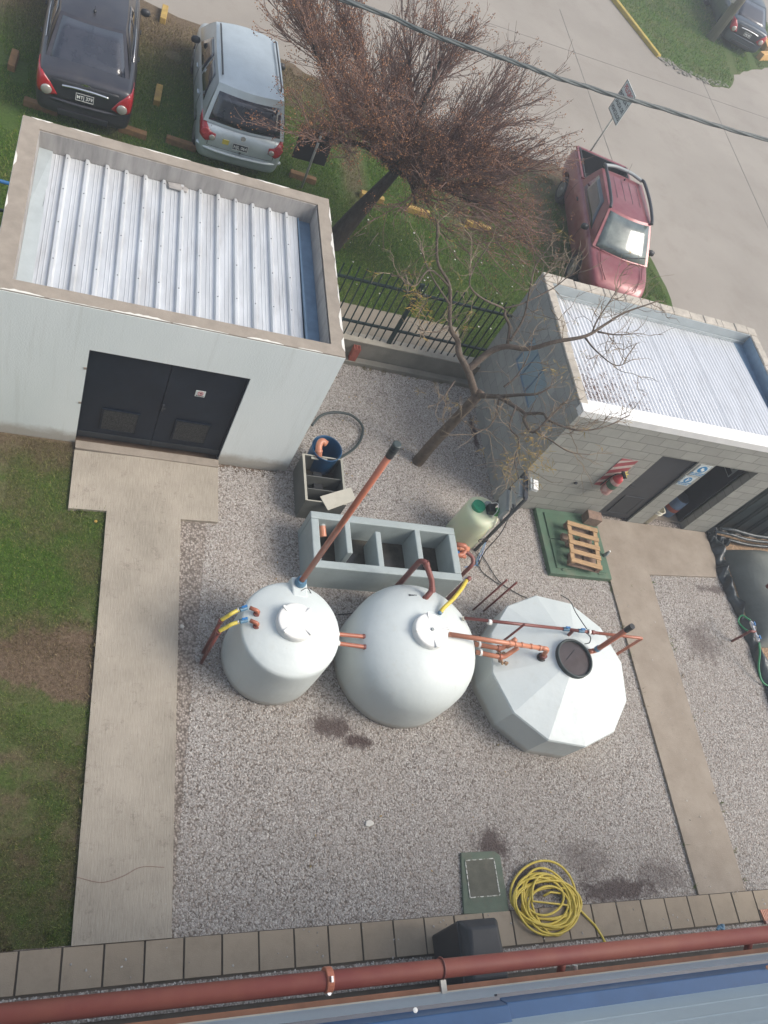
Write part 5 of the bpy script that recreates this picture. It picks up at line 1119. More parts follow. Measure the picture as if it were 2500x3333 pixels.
# red fire main
o = wthing('red_fire_main', (4, .17, 5), 'long red pipe running along the building above the paving', 'pipe')
ra = (G(0, 3292, 5)+G(600, 3229, 5))/2; yp = .152
MB().cyl((-2.5, .142, 5), (7.5, .118, 5), .053, 28).build('tube', 'redpipe', o, smooth=True)
for x in (2.12-.92+.0, ): pass
cx_ = G(1065, 3170, 5).x
cpn = MB().cyl((cx_-.022, .137, 5), (cx_+.022, .137, 5), .067, 24).build('coupling', 'pvc', o, bevel=.006)
MB().cyl((cx_, .07, 5.02), (cx_, .07, 4.98), .012, 8).box((cx_-.006, .12, 5.06), (cx_+.006, .15, 5.085)).build('bolt', 'silverletter', o).parent = cpn
hx = G(1430, 3110, 5).x
MB().tube([(hx+.0, .132+.058*math.cos(a), 5+.058*math.sin(a)) for a in [i*PI/14 for i in range(29)]], .006, 6).build('strap', 'pvc_brown', o)
MB().box((hx-.018, -.35, 4.99), (hx+.018, .072, 5.012)).build('bracket', 'signpost', o)
for px in (1830, 2455): x = G(px, 3080, 5).x; MB().cyl((x, .12, 4.99), (x-.005, .0, 4.90), .026, 14).build('branch', 'redpipe', o, smooth=True)
sock(o, (G(1870, 3070, 5).x, .07, 4.96), (.0, -1, -.3), .016, .08, 'silverletter', 'nipple')
# blue tap
tp = G(2352, 3045, .3)
o = wthing('wall_tap', (tp.x, tp.y, 0), 'faded blue tap on a short stem above the paving flags', 'tap')
MB().cyl((tp.x, .30, .045), (tp.x, .30, .62), .018, 12).build('stem', 'bluetap', o); 
tt = G(2352, 3025, .62)
MB().cyl((tt.x, tt.y-.02, .62), (tt.x+.02, tt.y+.06, .62), .028, 12).build('body', 'bluetap', o, bevel=.004); MB().tube([(tt.x, tt.y, .63), (tt.x-.08, tt.y+.03, .66), (tt.x-.13, tt.y+.0, .66)], [.012, .026, .018], 8).build('lever', 'bluetap', o)
# orange brushes of a broom at the right edge
o = wthing('orange_broom', (9.2, .3, .05), 'orange bristled broom head at the far right on the paving flags', 'broom')
bp = G(2492, 2985, .05)
for k in range(5): MB().hexa([(bp.x-.06+k*.03, bp.y-.05, .05), (bp.x-.04+k*.03, bp.y-.05, .05), (bp.x-.05+k*.034, bp.y+.10, .05), (bp.x-.075+k*.034, bp.y+.10, .05)], [(bp.x-.06+k*.03, bp.y-.05, .08), (bp.x-.04+k*.03, bp.y-.05, .08), (bp.x-.05+k*.034, bp.y+.10, .07), (bp.x-.075+k*.034, bp.y+.10, .07)]).build('bristles', 'pvc2', o)
MB().box((bp.x-.07, bp.y-.09, .05), (bp.x+.11, bp.y-.051, .10)).build('head', 'pvc_brown', o)

# ================================================================== parking timbers
def block(x0, y0, x1, y1, label, mat='yellow_wood', h=.13, w_=.13):
    a = Vector((x0, y0, 0)); b = Vector((x1, y1, 0)); m = (a+b)/2; d = (b-a).normalized(); n = Vector((-d.y, d.x, 0))*w_/2; L = (b-a)/2
    mb = MB(); q = [-L-n, L-n, L+n, -L+n]; mb.hexa([p+Vector((0, 0, -.02)) for p in q], [p*.97+Vector((0, 0, h+random.uniform(-.01, .01))) for p in q])
    o = mb.build('parking_block', mat, bevel=.012); o.location = o.location+m
    return tag(o, label, 'parking block', 'painted timber parking blocks')
ABC = [((-1.50, 15.15), (-1.48, 15.68), 'worn ochre timber block on the grass left of the dark sedan', 'old_wood'),
       ((1.09, 18.35), (1.13, 18.92), 'yellow timber block nearest the street between the dark sedan and silver hatchback', 'yellow_wood'),
       ((1.07, 15.40), (1.11, 15.98), 'yellow timber block halfway along the grass between the sedan and the hatchback', 'yellow_wood'),
       ((-1.20, 14.33), (-.62, 14.27), 'dull ochre timber block under the rear left corner of the dark sedan', 'old_wood'),
       ((.42, 14.34), (.93, 14.30), 'ochre timber block on the grass by the rear right corner of the dark sedan', 'old_wood'),
       ((1.28, 14.40), (1.86, 14.36), 'ochre timber block beside the rear left wheel of the silver hatchback', 'old_wood'),
       ((3.50, 15.1), (3.54, 15.75), 'yellow timber block on the grass along the right flank of the hatchback', 'yellow_wood'),
       ((3.49, 16.9), (3.53, 17.5), 'yellow timber block beside the front right of the hatchback, half behind twigs', 'yellow_wood'),
       ((3.72, 14.42), (4.28, 14.38), 'ochre timber block at the foot of the dark backed sign', 'old_wood'),
       ((5.25, 14.40), (5.78, 14.37), 'yellow timber block just behind the trunk of the brown tree', 'yellow_wood'),
       ((6.28, 14.36), (6.84, 14.33), 'yellow timber block right of the trunk at the edge of the bright grass', 'yellow_wood'),
       ((7.74, 14.44), (8.36, 14.40), 'yellow timber block between the brown tree and the pickup below drooping twigs', 'yellow_wood'),
       ((8.46, 15.4), (8.49, 16.0), 'yellow timber block under the brown tree crown pointing to the street', 'yellow_wood'),
       ((6.02, 15.6), (6.05, 16.1), 'yellow timber block seen through the middle of the brown crown', 'yellow_wood')]
for a, b, l, m in ABC: block(*a, *b, l, m)
# ================================================================== signs
o = wthing('road_sign', (3.97, 14.1, 0), 'rectangular sign seen from its dark back on a pale post by the hatchback', 'sign')
MB().cyl((3.97, 14.12, 0), (3.97, 14.12, 1.30), .024, 12).build('post', 'signpost', o, smooth=True)
mb = MB()
for x0, x1 in ((3.585, 3.925), (3.932, 4.255)): mb.box((x0, 14.15, .60), (x1, 14.165, 1.31))
mb2 = MB().box((3.585, 14.15, .60), (4.255, 14.165, 1.31)); pl_ = mb2.build('plate', 'signback', o, bevel=.02)
MB().box((3.60, 14.166, .62), (4.24, 14.168, 1.29)).build('face', 'signwhite', o)
o = wthing('danger_sign', (11.4, 17.53, 0), 'white PELIGRO ENTRADA Y SALIDA DE VEHICULOS warning sign on a thin post', 'sign')
MB().cyl((11.43, 17.53, 0), (11.43, 17.53, 2.4), .024, 12).build('post', 'signpost', o, smooth=True)
MB().box((11.385, 17.18, 1.80), (11.40, 17.88, 2.56)).build('plate', 'signwhite', o)
bd = MB()
for a, b in (((17.18, 1.80), (17.88, 1.815)), ((17.18, 2.545), (17.88, 2.56)), ((17.18, 1.815), (17.195, 2.545)), ((17.865, 1.815), (17.88, 2.545))): bd.box((11.381, a[0], a[1]), (11.385, b[0], b[1]))
bd.build('border', 'ink', o)
for t, z, s_, m in (('PELIGRO', 2.44, .165, 'inkred'), ('ENTRADA Y', 2.26, .135, 'ink'), ('SALIDA DE', 2.09, .135, 'ink'), ('VEHICULOS', 1.92, .135, 'ink')):
    text(t, s_, m, o, frame4(rel((11.382, 17.53, z), o), (0, -1, 0), (0, 0, 1)), bold=.002, sx=.86)
# ================================================================== overhead cable, far pole
cpx = [(900, -90), (1111, 0), (1270, 54), (1393, 105), (1523, 152), (1697, 213), (1813, 253), (1907, 278), (2008, 313), (2134, 350), (2327, 407), (2500, 453), (2700, 500)]
cl_ = curve([G(a, b, 4.8) for a, b in cpx], 12)
o = wthing('overhead_cable', tuple(cl_[60]), 'twisted bundle of grey cables crossing over the street above the trees', 'cable')
for j in range(3):
    P = []
    for i, p in enumerate(cl_):
        a = i*.28+.7*math.sin(i*.11)+j*2*PI/3; P.append(p+Vector((0, .017*math.cos(a), .017*math.sin(a)+.012*math.sin(i*.13))))
    MB().tube(P, .019, 7).build('strand', 'cable', o, smooth=True)
pb = G(2312, 128); tpx = (2425, -50); pt = min((GY(tpx[0], tpx[1], pb.y) for _ in (0,)), key=lambda q: 0)
o = wthing('utility_pole', (pb.x, pb.y, 0), 'weathered wooden utility pole on the far grass in front of the dark blue sedan', 'pole')
MB().tube([(pb.x, pb.y, 0), (pb.x+.1, pb.y, 3), (pb.x+.2, pb.y, 7)], [.19, .17, .14], 16).build('shaft', 'pole', o, smooth=True)
MB().box((pb.x-.25, pb.y-.05, 1.35), (pb.x-.12, pb.y+.12, 1.75)).build('meter_box', 'signpost', o)
o = wthing('timber_barrier', (23.6, 30, 0), 'ochre painted timbers around a ramp at the top right edge', 'barrier')
for pts in (((2482, 112), (2500, 160)), ((2477, 178), (2530, 176))):
    a, b = G(*pts[0], .2), G(*pts[1], .2); d = (b-a).normalized(); n = Vector((-d.y, d.x, 0))*.11
    MB().hexa([(q.x, q.y, 0) for q in (a-n, b-n, b+n, a+n)], [(q.x, q.y, .28) for q in (a-n, b-n, b+n, a+n)]).build('beam', vary('ochre_beam', (.55, .33, .12), .8, amt=.15), o, bevel=.02)

# ================================================================== cars
BODY = {}
def car(name, label, P):
    """local axes: x forward from the rear bumper, y to the left, z up"""
    o = thing(name, (0, 0, 0), label, P.get('cat', 'car')); W = P['W']/2; pm_ = P['paint']; gl = P.get('glassmat', 'glass')
    st_ = P['st']   # (x, half width factor, z bottom, z top)
    V = []; n = None
    for (x, wf, zb, zt) in st_:
        hw = W*wf; h = zt-zb
        half = [(0, zb), (hw*.80, zb), (hw*.95, zb+.05), (hw*.985, zb+.30*h), (hw, zb+.52*h), (hw*.985, zb+.74*h), (hw*.955, zt-.07), (hw*.90, zt-.018), (hw*.80, zt+.0), (hw*.45, zt+.018), (0, zt+.024)]
        ring = half+[(-y, z) for y, z in half[-2:0:-1]]; n = len(ring); V += [(x, y, z) for y, z in ring]
    m = len(st_); F = [(i*n+k, (i+1)*n+k, (i+1)*n+(k+1) % n, i*n+(k+1) % n) for i in range(m-1) for k in range(n)]
    F += [tuple(range(n)), tuple(reversed(range((m-1)*n, m*n)))]
    bo = MB().add(V, F).build('body', pm_, o, smooth=True, subsurf=2)
    cu_ = MB(); rw = P.get('wr', .30)
    for x in P['ax']:
        for s_ in (1, -1): cu_.cyl((x, s_*(W-.24), rw+.03), (x, s_*(W+.2), rw+.03), rw+.055, 40)
    cu_ = cu_.build('cutter', 'black', o); md = bo.modifiers.new('c', 'BOOLEAN'); md.object = cu_; md.solver = 'EXACT'
    dg = bpy.context.evaluated_depsgraph_get(); me = bpy.data.meshes.new_from_object(bo.evaluated_get(dg)); bo.modifiers.clear(); bo.data = me
    while len(me.materials) > 1: me.materials.pop()
    bpy.data.objects.remove(cu_); BODY[o.name] = bo
    # cabin
    g = P['gh']; zb, zr = g['zb'], g['zr']; wb, wr = g['wb'], g['wr']
    xb0, xr0, xr1, xb1 = g['xb0'], g['xr0'], g['xr1'], g['xb1']
    bow = g.get('bow', .05)
    def rear(u, v, off=0): # u 0..1 right to left
        y = (wb+(wr-wb)*v)*(2*u-1); x = xb0+(xr0-xb0)*v-bow*math.sin(PI*u)*(1) - off; return (x, y, zb+(zr-zb)*v+.015*math.sin(PI*v)+off*.5)
    def front(u, v, off=0):
        y = (wb+(wr-wb)*v)*(2*u-1); x = xb1+(xr1-xb1)*v+(bow+.06)*math.sin(PI*u)+off; return (x, y, zb+(zr-zb)*v+.02*math.sin(PI*v)+off*.5)
    def side(s_, u, v, off=0):
        x = (xb0+(xr0-xb0)*v)*(1-u)+(xb1+(xr1-xb1)*v)*u; y = (wb+(wr-wb)*v+.02*math.sin(PI*v)+.015*math.sin(PI*u)+off)*s_; return (x, y, zb+(zr-zb)*v+off*.3)
    def roof(u, v):
        a = rear(v, 1); b = front(v, 1); x = a[0]*(1-u)+b[0]*u; y = a[1]*(1-u)+b[1]*u; sd__ = .015*math.sin(PI*u)*(2*v-1)
        return (x, y+sd__, zr+.045*math.sin(PI*u)**.7*math.sin(PI*v)**.6)
    MB().grid(lambda u, v: rear(1-u, v), 8, 5).grid(lambda u, v: front(u, v), 8, 5).grid(lambda u, v: side(1, 1-u, v), 12, 5).grid(lambda u, v: side(-1, u, v), 12, 5).grid(roof, 12, 10).build('cabin', pm_, o, smooth=True)
    def panel(fn, u0, u1, v0, v1, name, mat, off=.008, nu=8, nv=4, skew0=0, skew1=0):
        return MB().grid(lambda u, v: fn((u0+skew0*v)*(1-u)+(u1+skew1*v)*u, v0+(v1-v0)*v, off), nu, nv).build(name, mat, o, smooth=True, solid=.004)
    panel(lambda u, v, f: rear(1-u, v, f), *P.get('rwu', (.07, .93)), *P.get('rwv', (.06, .90)), 'rear_window', gl)
    panel(lambda u, v, f: front(u, v, f), .05, .95, .03, .93, 'windshield', P.get('wsmat', gl))
    for s_ in (1, -1):
        for (a, b, k0, k1) in P['sw']: panel(lambda u, v, f, s_=s_: side(s_, u if s_ < 0 else u, v, f), a, b, .10, .86, 'side_window', gl, .006, 6, 4, k0, k1)
    # wheels
    r = P.get('wr', .30)
    for x in P['ax']:
        for s_ in (1, -1):
            y = (W-.135)*s_
            Mx = Matrix.Rotation(PI/2, 3, 'X')
            t = MB().lathe([(r*.62, -.09), (r*.93, -.095), (r, -.06), (r, .06), (r*.93, .095), (r*.62, .09)], (x, y, r), 32, M_=Mx).build('wheel', 'tyre', o, smooth=True, bevel=.004)
            rm_ = MB().lathe([(r*.62, 0), (r*.60, .02), (r*.2, .012), (.03, .03)], (x, y+.085*s_, r), 24, M_=Matrix.Rotation(-PI/2*s_, 3, 'X')).build('rim', 'rim', o); rm_.parent = t
    # mirrors
    for s_ in (1, -1):
        x = P['mx']; z = zb+.02
        mi = MB().lathe([(.02, -.09), (.06, -.07), (.075, 0), (.06, .07), (.02, .09)], (0, 0, 0), 14, M_=Matrix.Diagonal((.8, 1, 1)) @ Matrix.Rotation(PI/2, 3, 'X')).build('mirror', P.get('mirrormat', 'black'), o, smooth=True); mi.location = (x, (W+.045)*s_, z+.02)
    for s_ in (1, -1):
        for x in P['handles']: MB().box((x, s_*(W-.005)-.012, zb-.13), (x+.13, s_*(W-.005)+.012, zb-.105)).build('door_handle', P.get('hmat', pm_), o, bevel=.004)
    return o
def lens(o, pts, mat, name='tail_light', th=.02, bev=.008, par=None):
    pts = [Vector(p) for p in pts]; n = (pts[1]-pts[0]).cross(pts[2]-pts[1]).normalized()*th; k = len(pts)
    mb = MB().add([p-n*.3 for p in pts]+[p+n for p in pts], [tuple(reversed(range(k))), tuple(range(k, 2*k))]+[(i, (i+1) % k, k+(i+1) % k, k+i) for i in range(k)])
    return mb.build(name, mat, o, bevel=bev)
def hit(o, org, d):
    dg = bpy.context.evaluated_depsgraph_get(); ok, p, n, i = BODY[o.name].ray_cast(Vector(org), Vector(d).normalized(), depsgraph=dg)
    return (p, n) if ok else (Vector(org)+Vector(d), -Vector(d))
def wrap(o, poly, mat, name, off=.010, d=(1, 0, 0), x0=-1.5, cuts=5, ybias=0):
    bm = bmesh.new(); f = bm.faces.new([bm.verts.new((x0, y, z)) for y, z in poly]); bmesh.ops.triangulate(bm, faces=[f])
    bmesh.ops.subdivide_edges(bm, edges=bm.edges[:], cuts=cuts, use_grid_fill=True); d = Vector(d)
    V = []; F = [tuple(v.index for v in f.verts) for f in bm.faces]
    bm.verts.index_update(); F = [tuple(v.index for v in f.verts) for f in bm.faces]
    for v in bm.verts:
        p, n = hit(o, v.co-d*0, d)
        k_ = 1.0
        while (p.x < x0+1.1 or p.x > .5) and k_ > .8: k_ -= .01; p, n = hit(o, (x0, v.co.y*k_, v.co.z), d)
        V.append(p+n*off)
    bm.free(); ob = MB().add(V, F).build(name, mat, o, smooth=True, solid=.006); return ob
def plate(o, x, y, z, txt, tilt=.12, dark=True):
    p_, n_ = hit(o, (-2, y, z), (1, 0, 0)); x = p_.x-.016
    a = MB().box((-.147, -.0645, 0), (.147, .0645, .004)).build('number_plate', 'ink' if dark else 'signwhite', o, bevel=.004)
    M4 = Matrix.Translation((x, y, z)) @ frame4((0, 0, 0), (0, -1, 0), (math.sin(tilt), 0, math.cos(tilt)))
    a.data.transform(M4); e = MB()
    for p, q in (((-.147, .056), (.147, .0645)), ((-.147, -.0645), (.147, -.056)), ((-.147, -.056), (-.14, .056)), ((.14, -.056), (.147, .056))): e.box((*p, .004), (*q, .006))
    e = e.build('plate_border', 'inkwhite', o); e.data.transform(M4); e.parent = a
    t = text(txt, .085, 'inkwhite', o, M4 @ Matrix.Translation((0, -.004, .006)), bold=.001, sx=.9); t.parent = a
def place(o, x, y, ang, z=0): o.location = (x, y, z); o.rotation_euler.z = R(ang)
SED = [(-.0, .84, .42, .72), (.02, .90, .32, .90), (.07, .94, .24, 1.0), (.18, .96, .22, 1.03), (.55, .985, .22, 1.04), (1.0, 1, .2, 1.0), (1.8, 1, .19, .98), (2.6, 1, .19, .96), (3.2, .99, .20, .95), (3.7, .96, .22, .88), (4.05, .90, .24, .78), (4.25, .80, .28, .66), (4.33, .66, .34, .56)]
def sedan(name, label, paint_, platetxt, lampz=0):
    o = car(name, label, dict(W=1.68, paint=paint_, st=SED, gh=dict(zb=.98, zr=1.42, wb=.70, wr=.54, xb0=.36, xr0=1.22, xr1=2.45, xb1=3.25, bow=.05), sw=((.10, .16, .10, .30), (.20, .47, .12, .02), (.50, .80, .01, -.05)),
                              ax=(.85, 3.40), mx=2.75, handles=(1.35, 2.25), rwv=(.04, .93), rwu=(.05, .95), mirrormat=paint_ if 0 else 'black', hmat='black'))
    for s_ in (1, -1):
        MB().tube([(1.05, s_*.735, .995), (1.9, s_*.745, .995), (2.95, s_*.73, .985)], .010, 6).build('chrome_strip', 'chrome', o, smooth=True)
        t = wrap(o, [(s_*.44, .66), (s_*.62, .60), (s_*.76, .66), (s_*.815, .98), (s_*.70, .97), (s_*.56, .84)], 'tail', 'tail_light')
        c_ = hit(o, (-2, s_*.62, .72), (1, 0, 0))[0]+Vector((-.028, 0, 0)); MB().lathe([(.088, 0), (.09, .02), (.07, .035)], (0, 0, 0), 24, M_=Matrix.Rotation(-PI/2, 3, 'Y')).build('lamp_lens', 'tailclear', o, smooth=True).location = c_; bpy.context.view_layer.update()
        k = kids(o)[-1]
        for q in kids(o):
            if q.name.startswith('lamp_lens') and q.parent == o and (q.location-c_).length < 1e-4: q.parent = t
    cb_ = [hit(o, (-2, y, z), (1, 0, 0))[0]+Vector((-.014, 0, 0)) for y, z in ((-.38, .845), (-.2, .86), (0, .865), (.2, .86), (.38, .845))]
    MB().tube(curve(cb_), .024, 8).build('chrome_bar', 'chrome', o, smooth=True)
    wrap(o, [(-.54, .60), (.54, .60), (.60, .74), (.54, .93), (-.54, .93), (-.60, .74)], 'black', 'boot_panel', .002, cuts=8)
    plate(o, .0, 0, .73, platetxt, .12)
    MB().lathe([(.02, 0), (.03, .03), (.01, .05)], (1.42, 0, 1.46), 10).cyl((1.42, 0, 1.5), (1.25, 0, 1.66), .004, 6).build('antenna', 'black', o)
    MB().tube(curve([(.12, -.76, .56), (.03, -.55, .555), (-.005, 0, .555), (.03, .55, .555), (.12, .76, .56)]), .030, 8).build('bumper_ridge', paint_, o, smooth=True)
    MB().box((-.025, -.42, .30), (.06, .42, .40)).build('bumper_grille', 'black', o, bevel=.01)
    return o
sd1 = sedan('dark_sedan', 'dusty charcoal sedan with red tail lights parked on the grass at the top left', 'black_car', 'MTJ 379')
MB().hexa([(.035, -.075, .935), (.035, .075, .935), (.03, .075, .955), (.03, -.075, .955)], [(.022, -.075, .94), (.022, .075, .94), (.018, .075, .958), (.018, -.075, .958)]).hexa([(.033, -.03, .925), (.033, .03, .925), (.03, .03, .968), (.03, -.03, .968)], [(.02, -.03, .928), (.02, .03, .928), (.014, .03, .97), (.014, -.03, .97)]).build('emblem', 'chrome', sd1)
text('SONIC LTZ', .045, 'silverletter', sd1, frame4((.040, -.42, .925), (.12, -1, 0), (.25, 0, 1))) if False else None
place(sd1, -.20, 13.92, 90.5)
sd2 = sedan('blue_sedan', 'dark blue sedan with a chipped rear window parked beyond the street', 'navy', 'ABJ 082')
fs = G(2425, 132, .5); place(sd2, 22.0, 29.35, 79)
HAT = [(0, .80, .40, .66), (.03, .90, .28, .80), (.09, .95, .22, .89), (.20, .985, .2, .95), (.5, 1, .19, .98), (1.2, 1, .18, .98), (2.2, 1, .18, .96), (2.9, .99, .2, .95), (3.3, .96, .22, .92), (3.62, .90, .24, .82), (3.8, .82, .27, .70), (3.88, .66, .34, .58)]
ht = car('silver_hatchback', 'silver five door hatchback parked on the grass partly behind the brown tree', dict(W=1.64, paint='silver', st=HAT, gh=dict(zb=.93, zr=1.56, wb=.755, wr=.60, xb0=.16, xr0=.42, xr1=2.35, xb1=3.12, bow=.08), sw=((.16, .44, .02, .0), (.47, .82, .0, -.06)), rwv=(.06, .80), rwu=(.05, .95), ax=(.75, 3.1), mx=2.6, handles=(1.1, 1.95), wr=.29))
for s_ in (1, -1):
    MB().tube([(.62, s_*.54, 1.60), (.70, s_*.545, 1.635), (2.15, s_*.535, 1.635), (2.25, s_*.53, 1.60)], .017, 8).build('roof_rail', 'dark_steel', ht, smooth=True)
    t = wrap(ht, [(s_*.50, .70), (s_*.66, .64), (s_*.77, .70), (s_*.80, .93), (s_*.70, .92), (s_*.60, .82), (s_*.50, .80)], 'tail', 'tail_light')
    hx1 = hit(ht, (-2, s_*.56, .74), (1, 0, 0))[0].x; hx2 = hit(ht, (-2, s_*.70, .80), (1, 0, 0))[0].x
    q = MB().lathe([(.055, 0), (.056, .02), (.04, .03)], (hx1-.022, s_*.56, .74), 20, M_=Matrix.Rotation(-PI/2, 3, 'Y')).build('lamp_lens', 'tailclear', ht, smooth=True); q.parent = t
    q = MB().lathe([(.075, 0), (.07, .02), (.05, .012)], (hx2-.018, s_*.695, .80), 20, M_=Matrix.Rotation(-PI/2-.3*s_*0, 3, 'Y')).build('lamp_ring', 'inkred', ht, smooth=True); q.parent = t
plate(ht, -.002, .02, .68, 'HJL 064', .1)
MB().lathe([(.045, 0), (.045, .01), (.036, .01), (.034, .004)], (hit(ht, (-2, 0, .84), (1, 0, 0))[0].x-.006, 0, .84), 24, M_=Matrix.Rotation(-PI/2+.2, 3, 'Y')).build('emblem', 'chrome', ht)
MB().box((hit(ht, (-2, .3, .7), (1, 0, 0))[0].x-.006, .24, .66), (.02, .36, .75)).build('sticker', 'yellow2', ht); MB().lathe([(.022, 0), (.015, .012)], (-.003, 0, .56), 14, M_=Matrix.Rotation(-PI/2, 3, 'Y')).build('lock', 'black', ht)
MB().box((.325, -.16, 1.45), (.35, .16, 1.475)).build('brake_light', 'tail', ht, bevel=.004)
MB().tube(curve([(.12, -.80, .50), (-.0, -.55, .49), (-.04, 0, .49), (-.0, .55, .49), (.12, .80, .50)]), .035, 8).build('bumper_ridge', 'silver', ht, smooth=True)
MB().tube([(.13, -.1, 1.0), (.20, -.35, 1.05)], .008, 6).build('wiper', 'black', ht)
place(ht, 2.57, 13.86, 91.5)
def seam(o, pts, d, org, r=.005):   # a panel gap following the bodywork
    P = []
    for p in curve(pts, 4):
        q = Vector(p)+Vector(org); h_, n_ = hit(o, q, d); P.append(h_+n_*.001)
    MB().tube(P, r, 5).build('panel_gap', 'black', o)
for o_, xs, tl in ((sd1, (1.2, 2.15, 3.1), ((-.58, .62), (-.56, .80), (-.5, .97))), (sd2, (1.2, 2.15), ()), (ht, (1.0, 1.85, 2.75), ())):
    for s_ in (1, -1):
        for x in xs: seam(o_, [(x-.04, 0, .34), (x, 0, .6), (x+.01, 0, .90)], (0, -s_, 0), (0, 1.3*s_, 0))
seam(sd1, [(0, -.60, .62), (0, -.3, .585), (0, .3, .585), (0, .60, .62)], (1, 0, 0), (-1, 0, 0)); seam(ht, [(0, -.60, .90), (0, -.62, .62), (0, -.5, .56), (0, .5, .56), (0, .62, .62), (0, .60, .90)], (1, 0, 0), (-1, 0, 0))
# pickup
PU = [(0, .86, .42, .92), (.04, .93, .36, 1.0), (.15, .97, .32, 1.02), (.8, .99, .28, 1.02), (1.6, 1, .26, 1.02), (2.4, 1, .25, 1.02), (3.1, 1, .25, 1.0), (3.5, .98, .26, .99), (4.0, .95, .28, .93), (4.35, .88, .32, .85), (4.55, .74, .38, .72), (4.62, .6, .44, .6)]
pk = car('maroon_pickup', 'faded maroon pickup truck with an open black bed facing the block shed', dict(cat='pickup truck', W=1.66, paint='maroon', st=PU, gh=dict(zb=.98, zr=1.52, wb=.72, wr=.55, xb0=1.38, xr0=1.52, xr1=2.95, xb1=3.72, bow=.03), sw=((.13, .82, .01, -.06),), rwv=(.2, .85), rwu=(.1, .9), ax=(.85, 3.72), mx=3.2, handles=(1.9,), wr=.31, glassmat='glass', wsmat='glass2', hmat='black'))
bo = BODY[pk.name]; cu_ = MB().box((.09, -.66, .52), (1.30, .66, 1.4)).build('cutter', 'black', pk); md = bo.modifiers.new('c', 'BOOLEAN'); md.object = cu_; md.solver = 'EXACT'
me = bpy.data.meshes.new_from_object(bo.evaluated_get(bpy.context.evaluated_depsgraph_get())); bo.modifiers.clear(); bo.data = me
while len(me.materials) > 1: me.materials.pop()
bpy.data.objects.remove(cu_)
MB().box((.095, -.655, .525), (1.295, .655, .55)).box((.095, -.655, .55), (.12, .655, 1.04)).box((1.27, -.655, .55), (1.295, .655, 1.04)).box((.12, -.655, .55), (1.27, -.63, 1.04)).box((.12, .63, .55), (1.27, .655, 1.04)).build('bed_liner', 'black', pk)
bl = MB()
bl.box((.05, -.745, 1.0), (1.32, -.66, 1.05)).box((.05, .66, 1.0), (1.32, .745, 1.05)).box((.01, -.70, 1.0), (.085, .70, 1.05)); bl.build('bed_rail', 'maroon', pk, bevel=.015)
MB().tube([(.10, -.66, 1.06), (1.30, -.665, 1.06)], .018, 8).build('bed_bar', 'dark_steel', pk, smooth=True); MB().tube([(.10, .66, 1.06), (1.30, .665, 1.06)], .018, 8).build('bed_bar', 'dark_steel', pk, smooth=True)
for s_ in (1, -1): MB().tube(curve([(1.42, s_*.50, 1.58), (1.62, s_*.53, 1.63), (2.3, s_*.545, 1.64), (2.82, s_*.54, 1.60), (3.0, s_*.545, 1.545)]), [.035]*33, 10).build('roof_rail', 'dark_steel', pk, smooth=True)
MB().tube(curve([(1.47, -.52, 1.58), (1.38, -.25, 1.60), (1.36, 0, 1.605), (1.38, .25, 1.60), (1.47, .52, 1.58)]), .038, 10).build('roof_bar', 'grey_panel', pk, smooth=True)
for y in (-.3, -.1, .1, .3): MB().tube([(1.75, y, 1.563), (2.15, y, 1.566), (2.55, y, 1.563)], .004, 5).build('roof_groove', 'dark_steel', pk)
MB().lathe([(.02, 0), (.015, .03)], (1.72, 0, 1.565), 10).cyl((1.72, 0, 1.58), (1.45, .05, 1.85), .004, 6).build('antenna', 'black', pk)
for y0, y1 in ((-.55, -.05), (.05, .6)): MB().tube([(3.80, y0, 1.02), (3.62, y1, 1.10)], .010, 6).build('wiper', 'black', pk)
MB().tube([(3.85, .55, 1.0), (4.2, .52, .93), (4.5, .38, .82)], .012, 6).build('hood_crease', 'maroon', pk, smooth=True); MB().tube([(3.85, -.55, 1.0), (4.2, -.52, .93), (4.5, -.38, .82)], .012, 6).build('hood_crease', 'maroon', pk, smooth=True)
for s_ in (1, -1):
    for x in (1.42, 2.95): seam(pk, [(x, 0, .36), (x, 0, .6), (x+.01, 0, .92)], (0, -s_, 0), (0, 1.3*s_, 0))
place(pk, 11.52, 17.12, 261.3)
tag(MB().box((11.0, 15.95, 1.05), (11.14, 16.06, 1.22), rot=.4).build('white_bag', 'white', bevel=.02), 'small white bag at the front corner of the pickup bed', 'bag')

# ================================================================== trees
def limb_tube(mb, P, r0, r1, n=7):
    k = len(P); mb.tube(P, [r0+(r1-r0)*(i/(k-1))**.8 for i in range(k)], n)
def shoot(start, d, L, bend, rnd, seg=5, wob=.12):
    P = [Vector(start)]; d = Vector(d).normalized()
    for i in range(seg):
        d = (d+bend*(1/seg)+Vector((rnd.gauss(0, wob), rnd.gauss(0, wob), rnd.gauss(0, wob)))).normalized(); P.append(P[-1]+d*(L/seg))
    return P
rt = random.Random(11)
tb = Vector((4.50, 12.66, 0))
o = wthing('brown_tree', tuple(tb), 'wide bare tree with dense brown twigs and dry berry clusters between the cars', 'tree')
head = Vector((5.10, 12.70, 1.95))
tr_ = MB().tube(curve([tb+Vector((-.02, 0, -.05)), tb+Vector((.19, .02, .7)), tb+Vector((.40, .03, 1.35)), head]), [.20-.005*i for i in range(25)], 16)
for k in range(6):
    a = k*1.05; q = head+Vector((.14*math.cos(a), .14*math.sin(a), -.05+.1*rt.random())); tr_.lathe([(.03, -.08), (.10, 0), (.08, .09), (.02, .13)], q, 10)
tr_.build('trunk', 'bark', o, smooth=True)
LB, TW, BE = MB(), MB(), []
UP = Vector((0, 0, 1)); tips = []
NL = 18
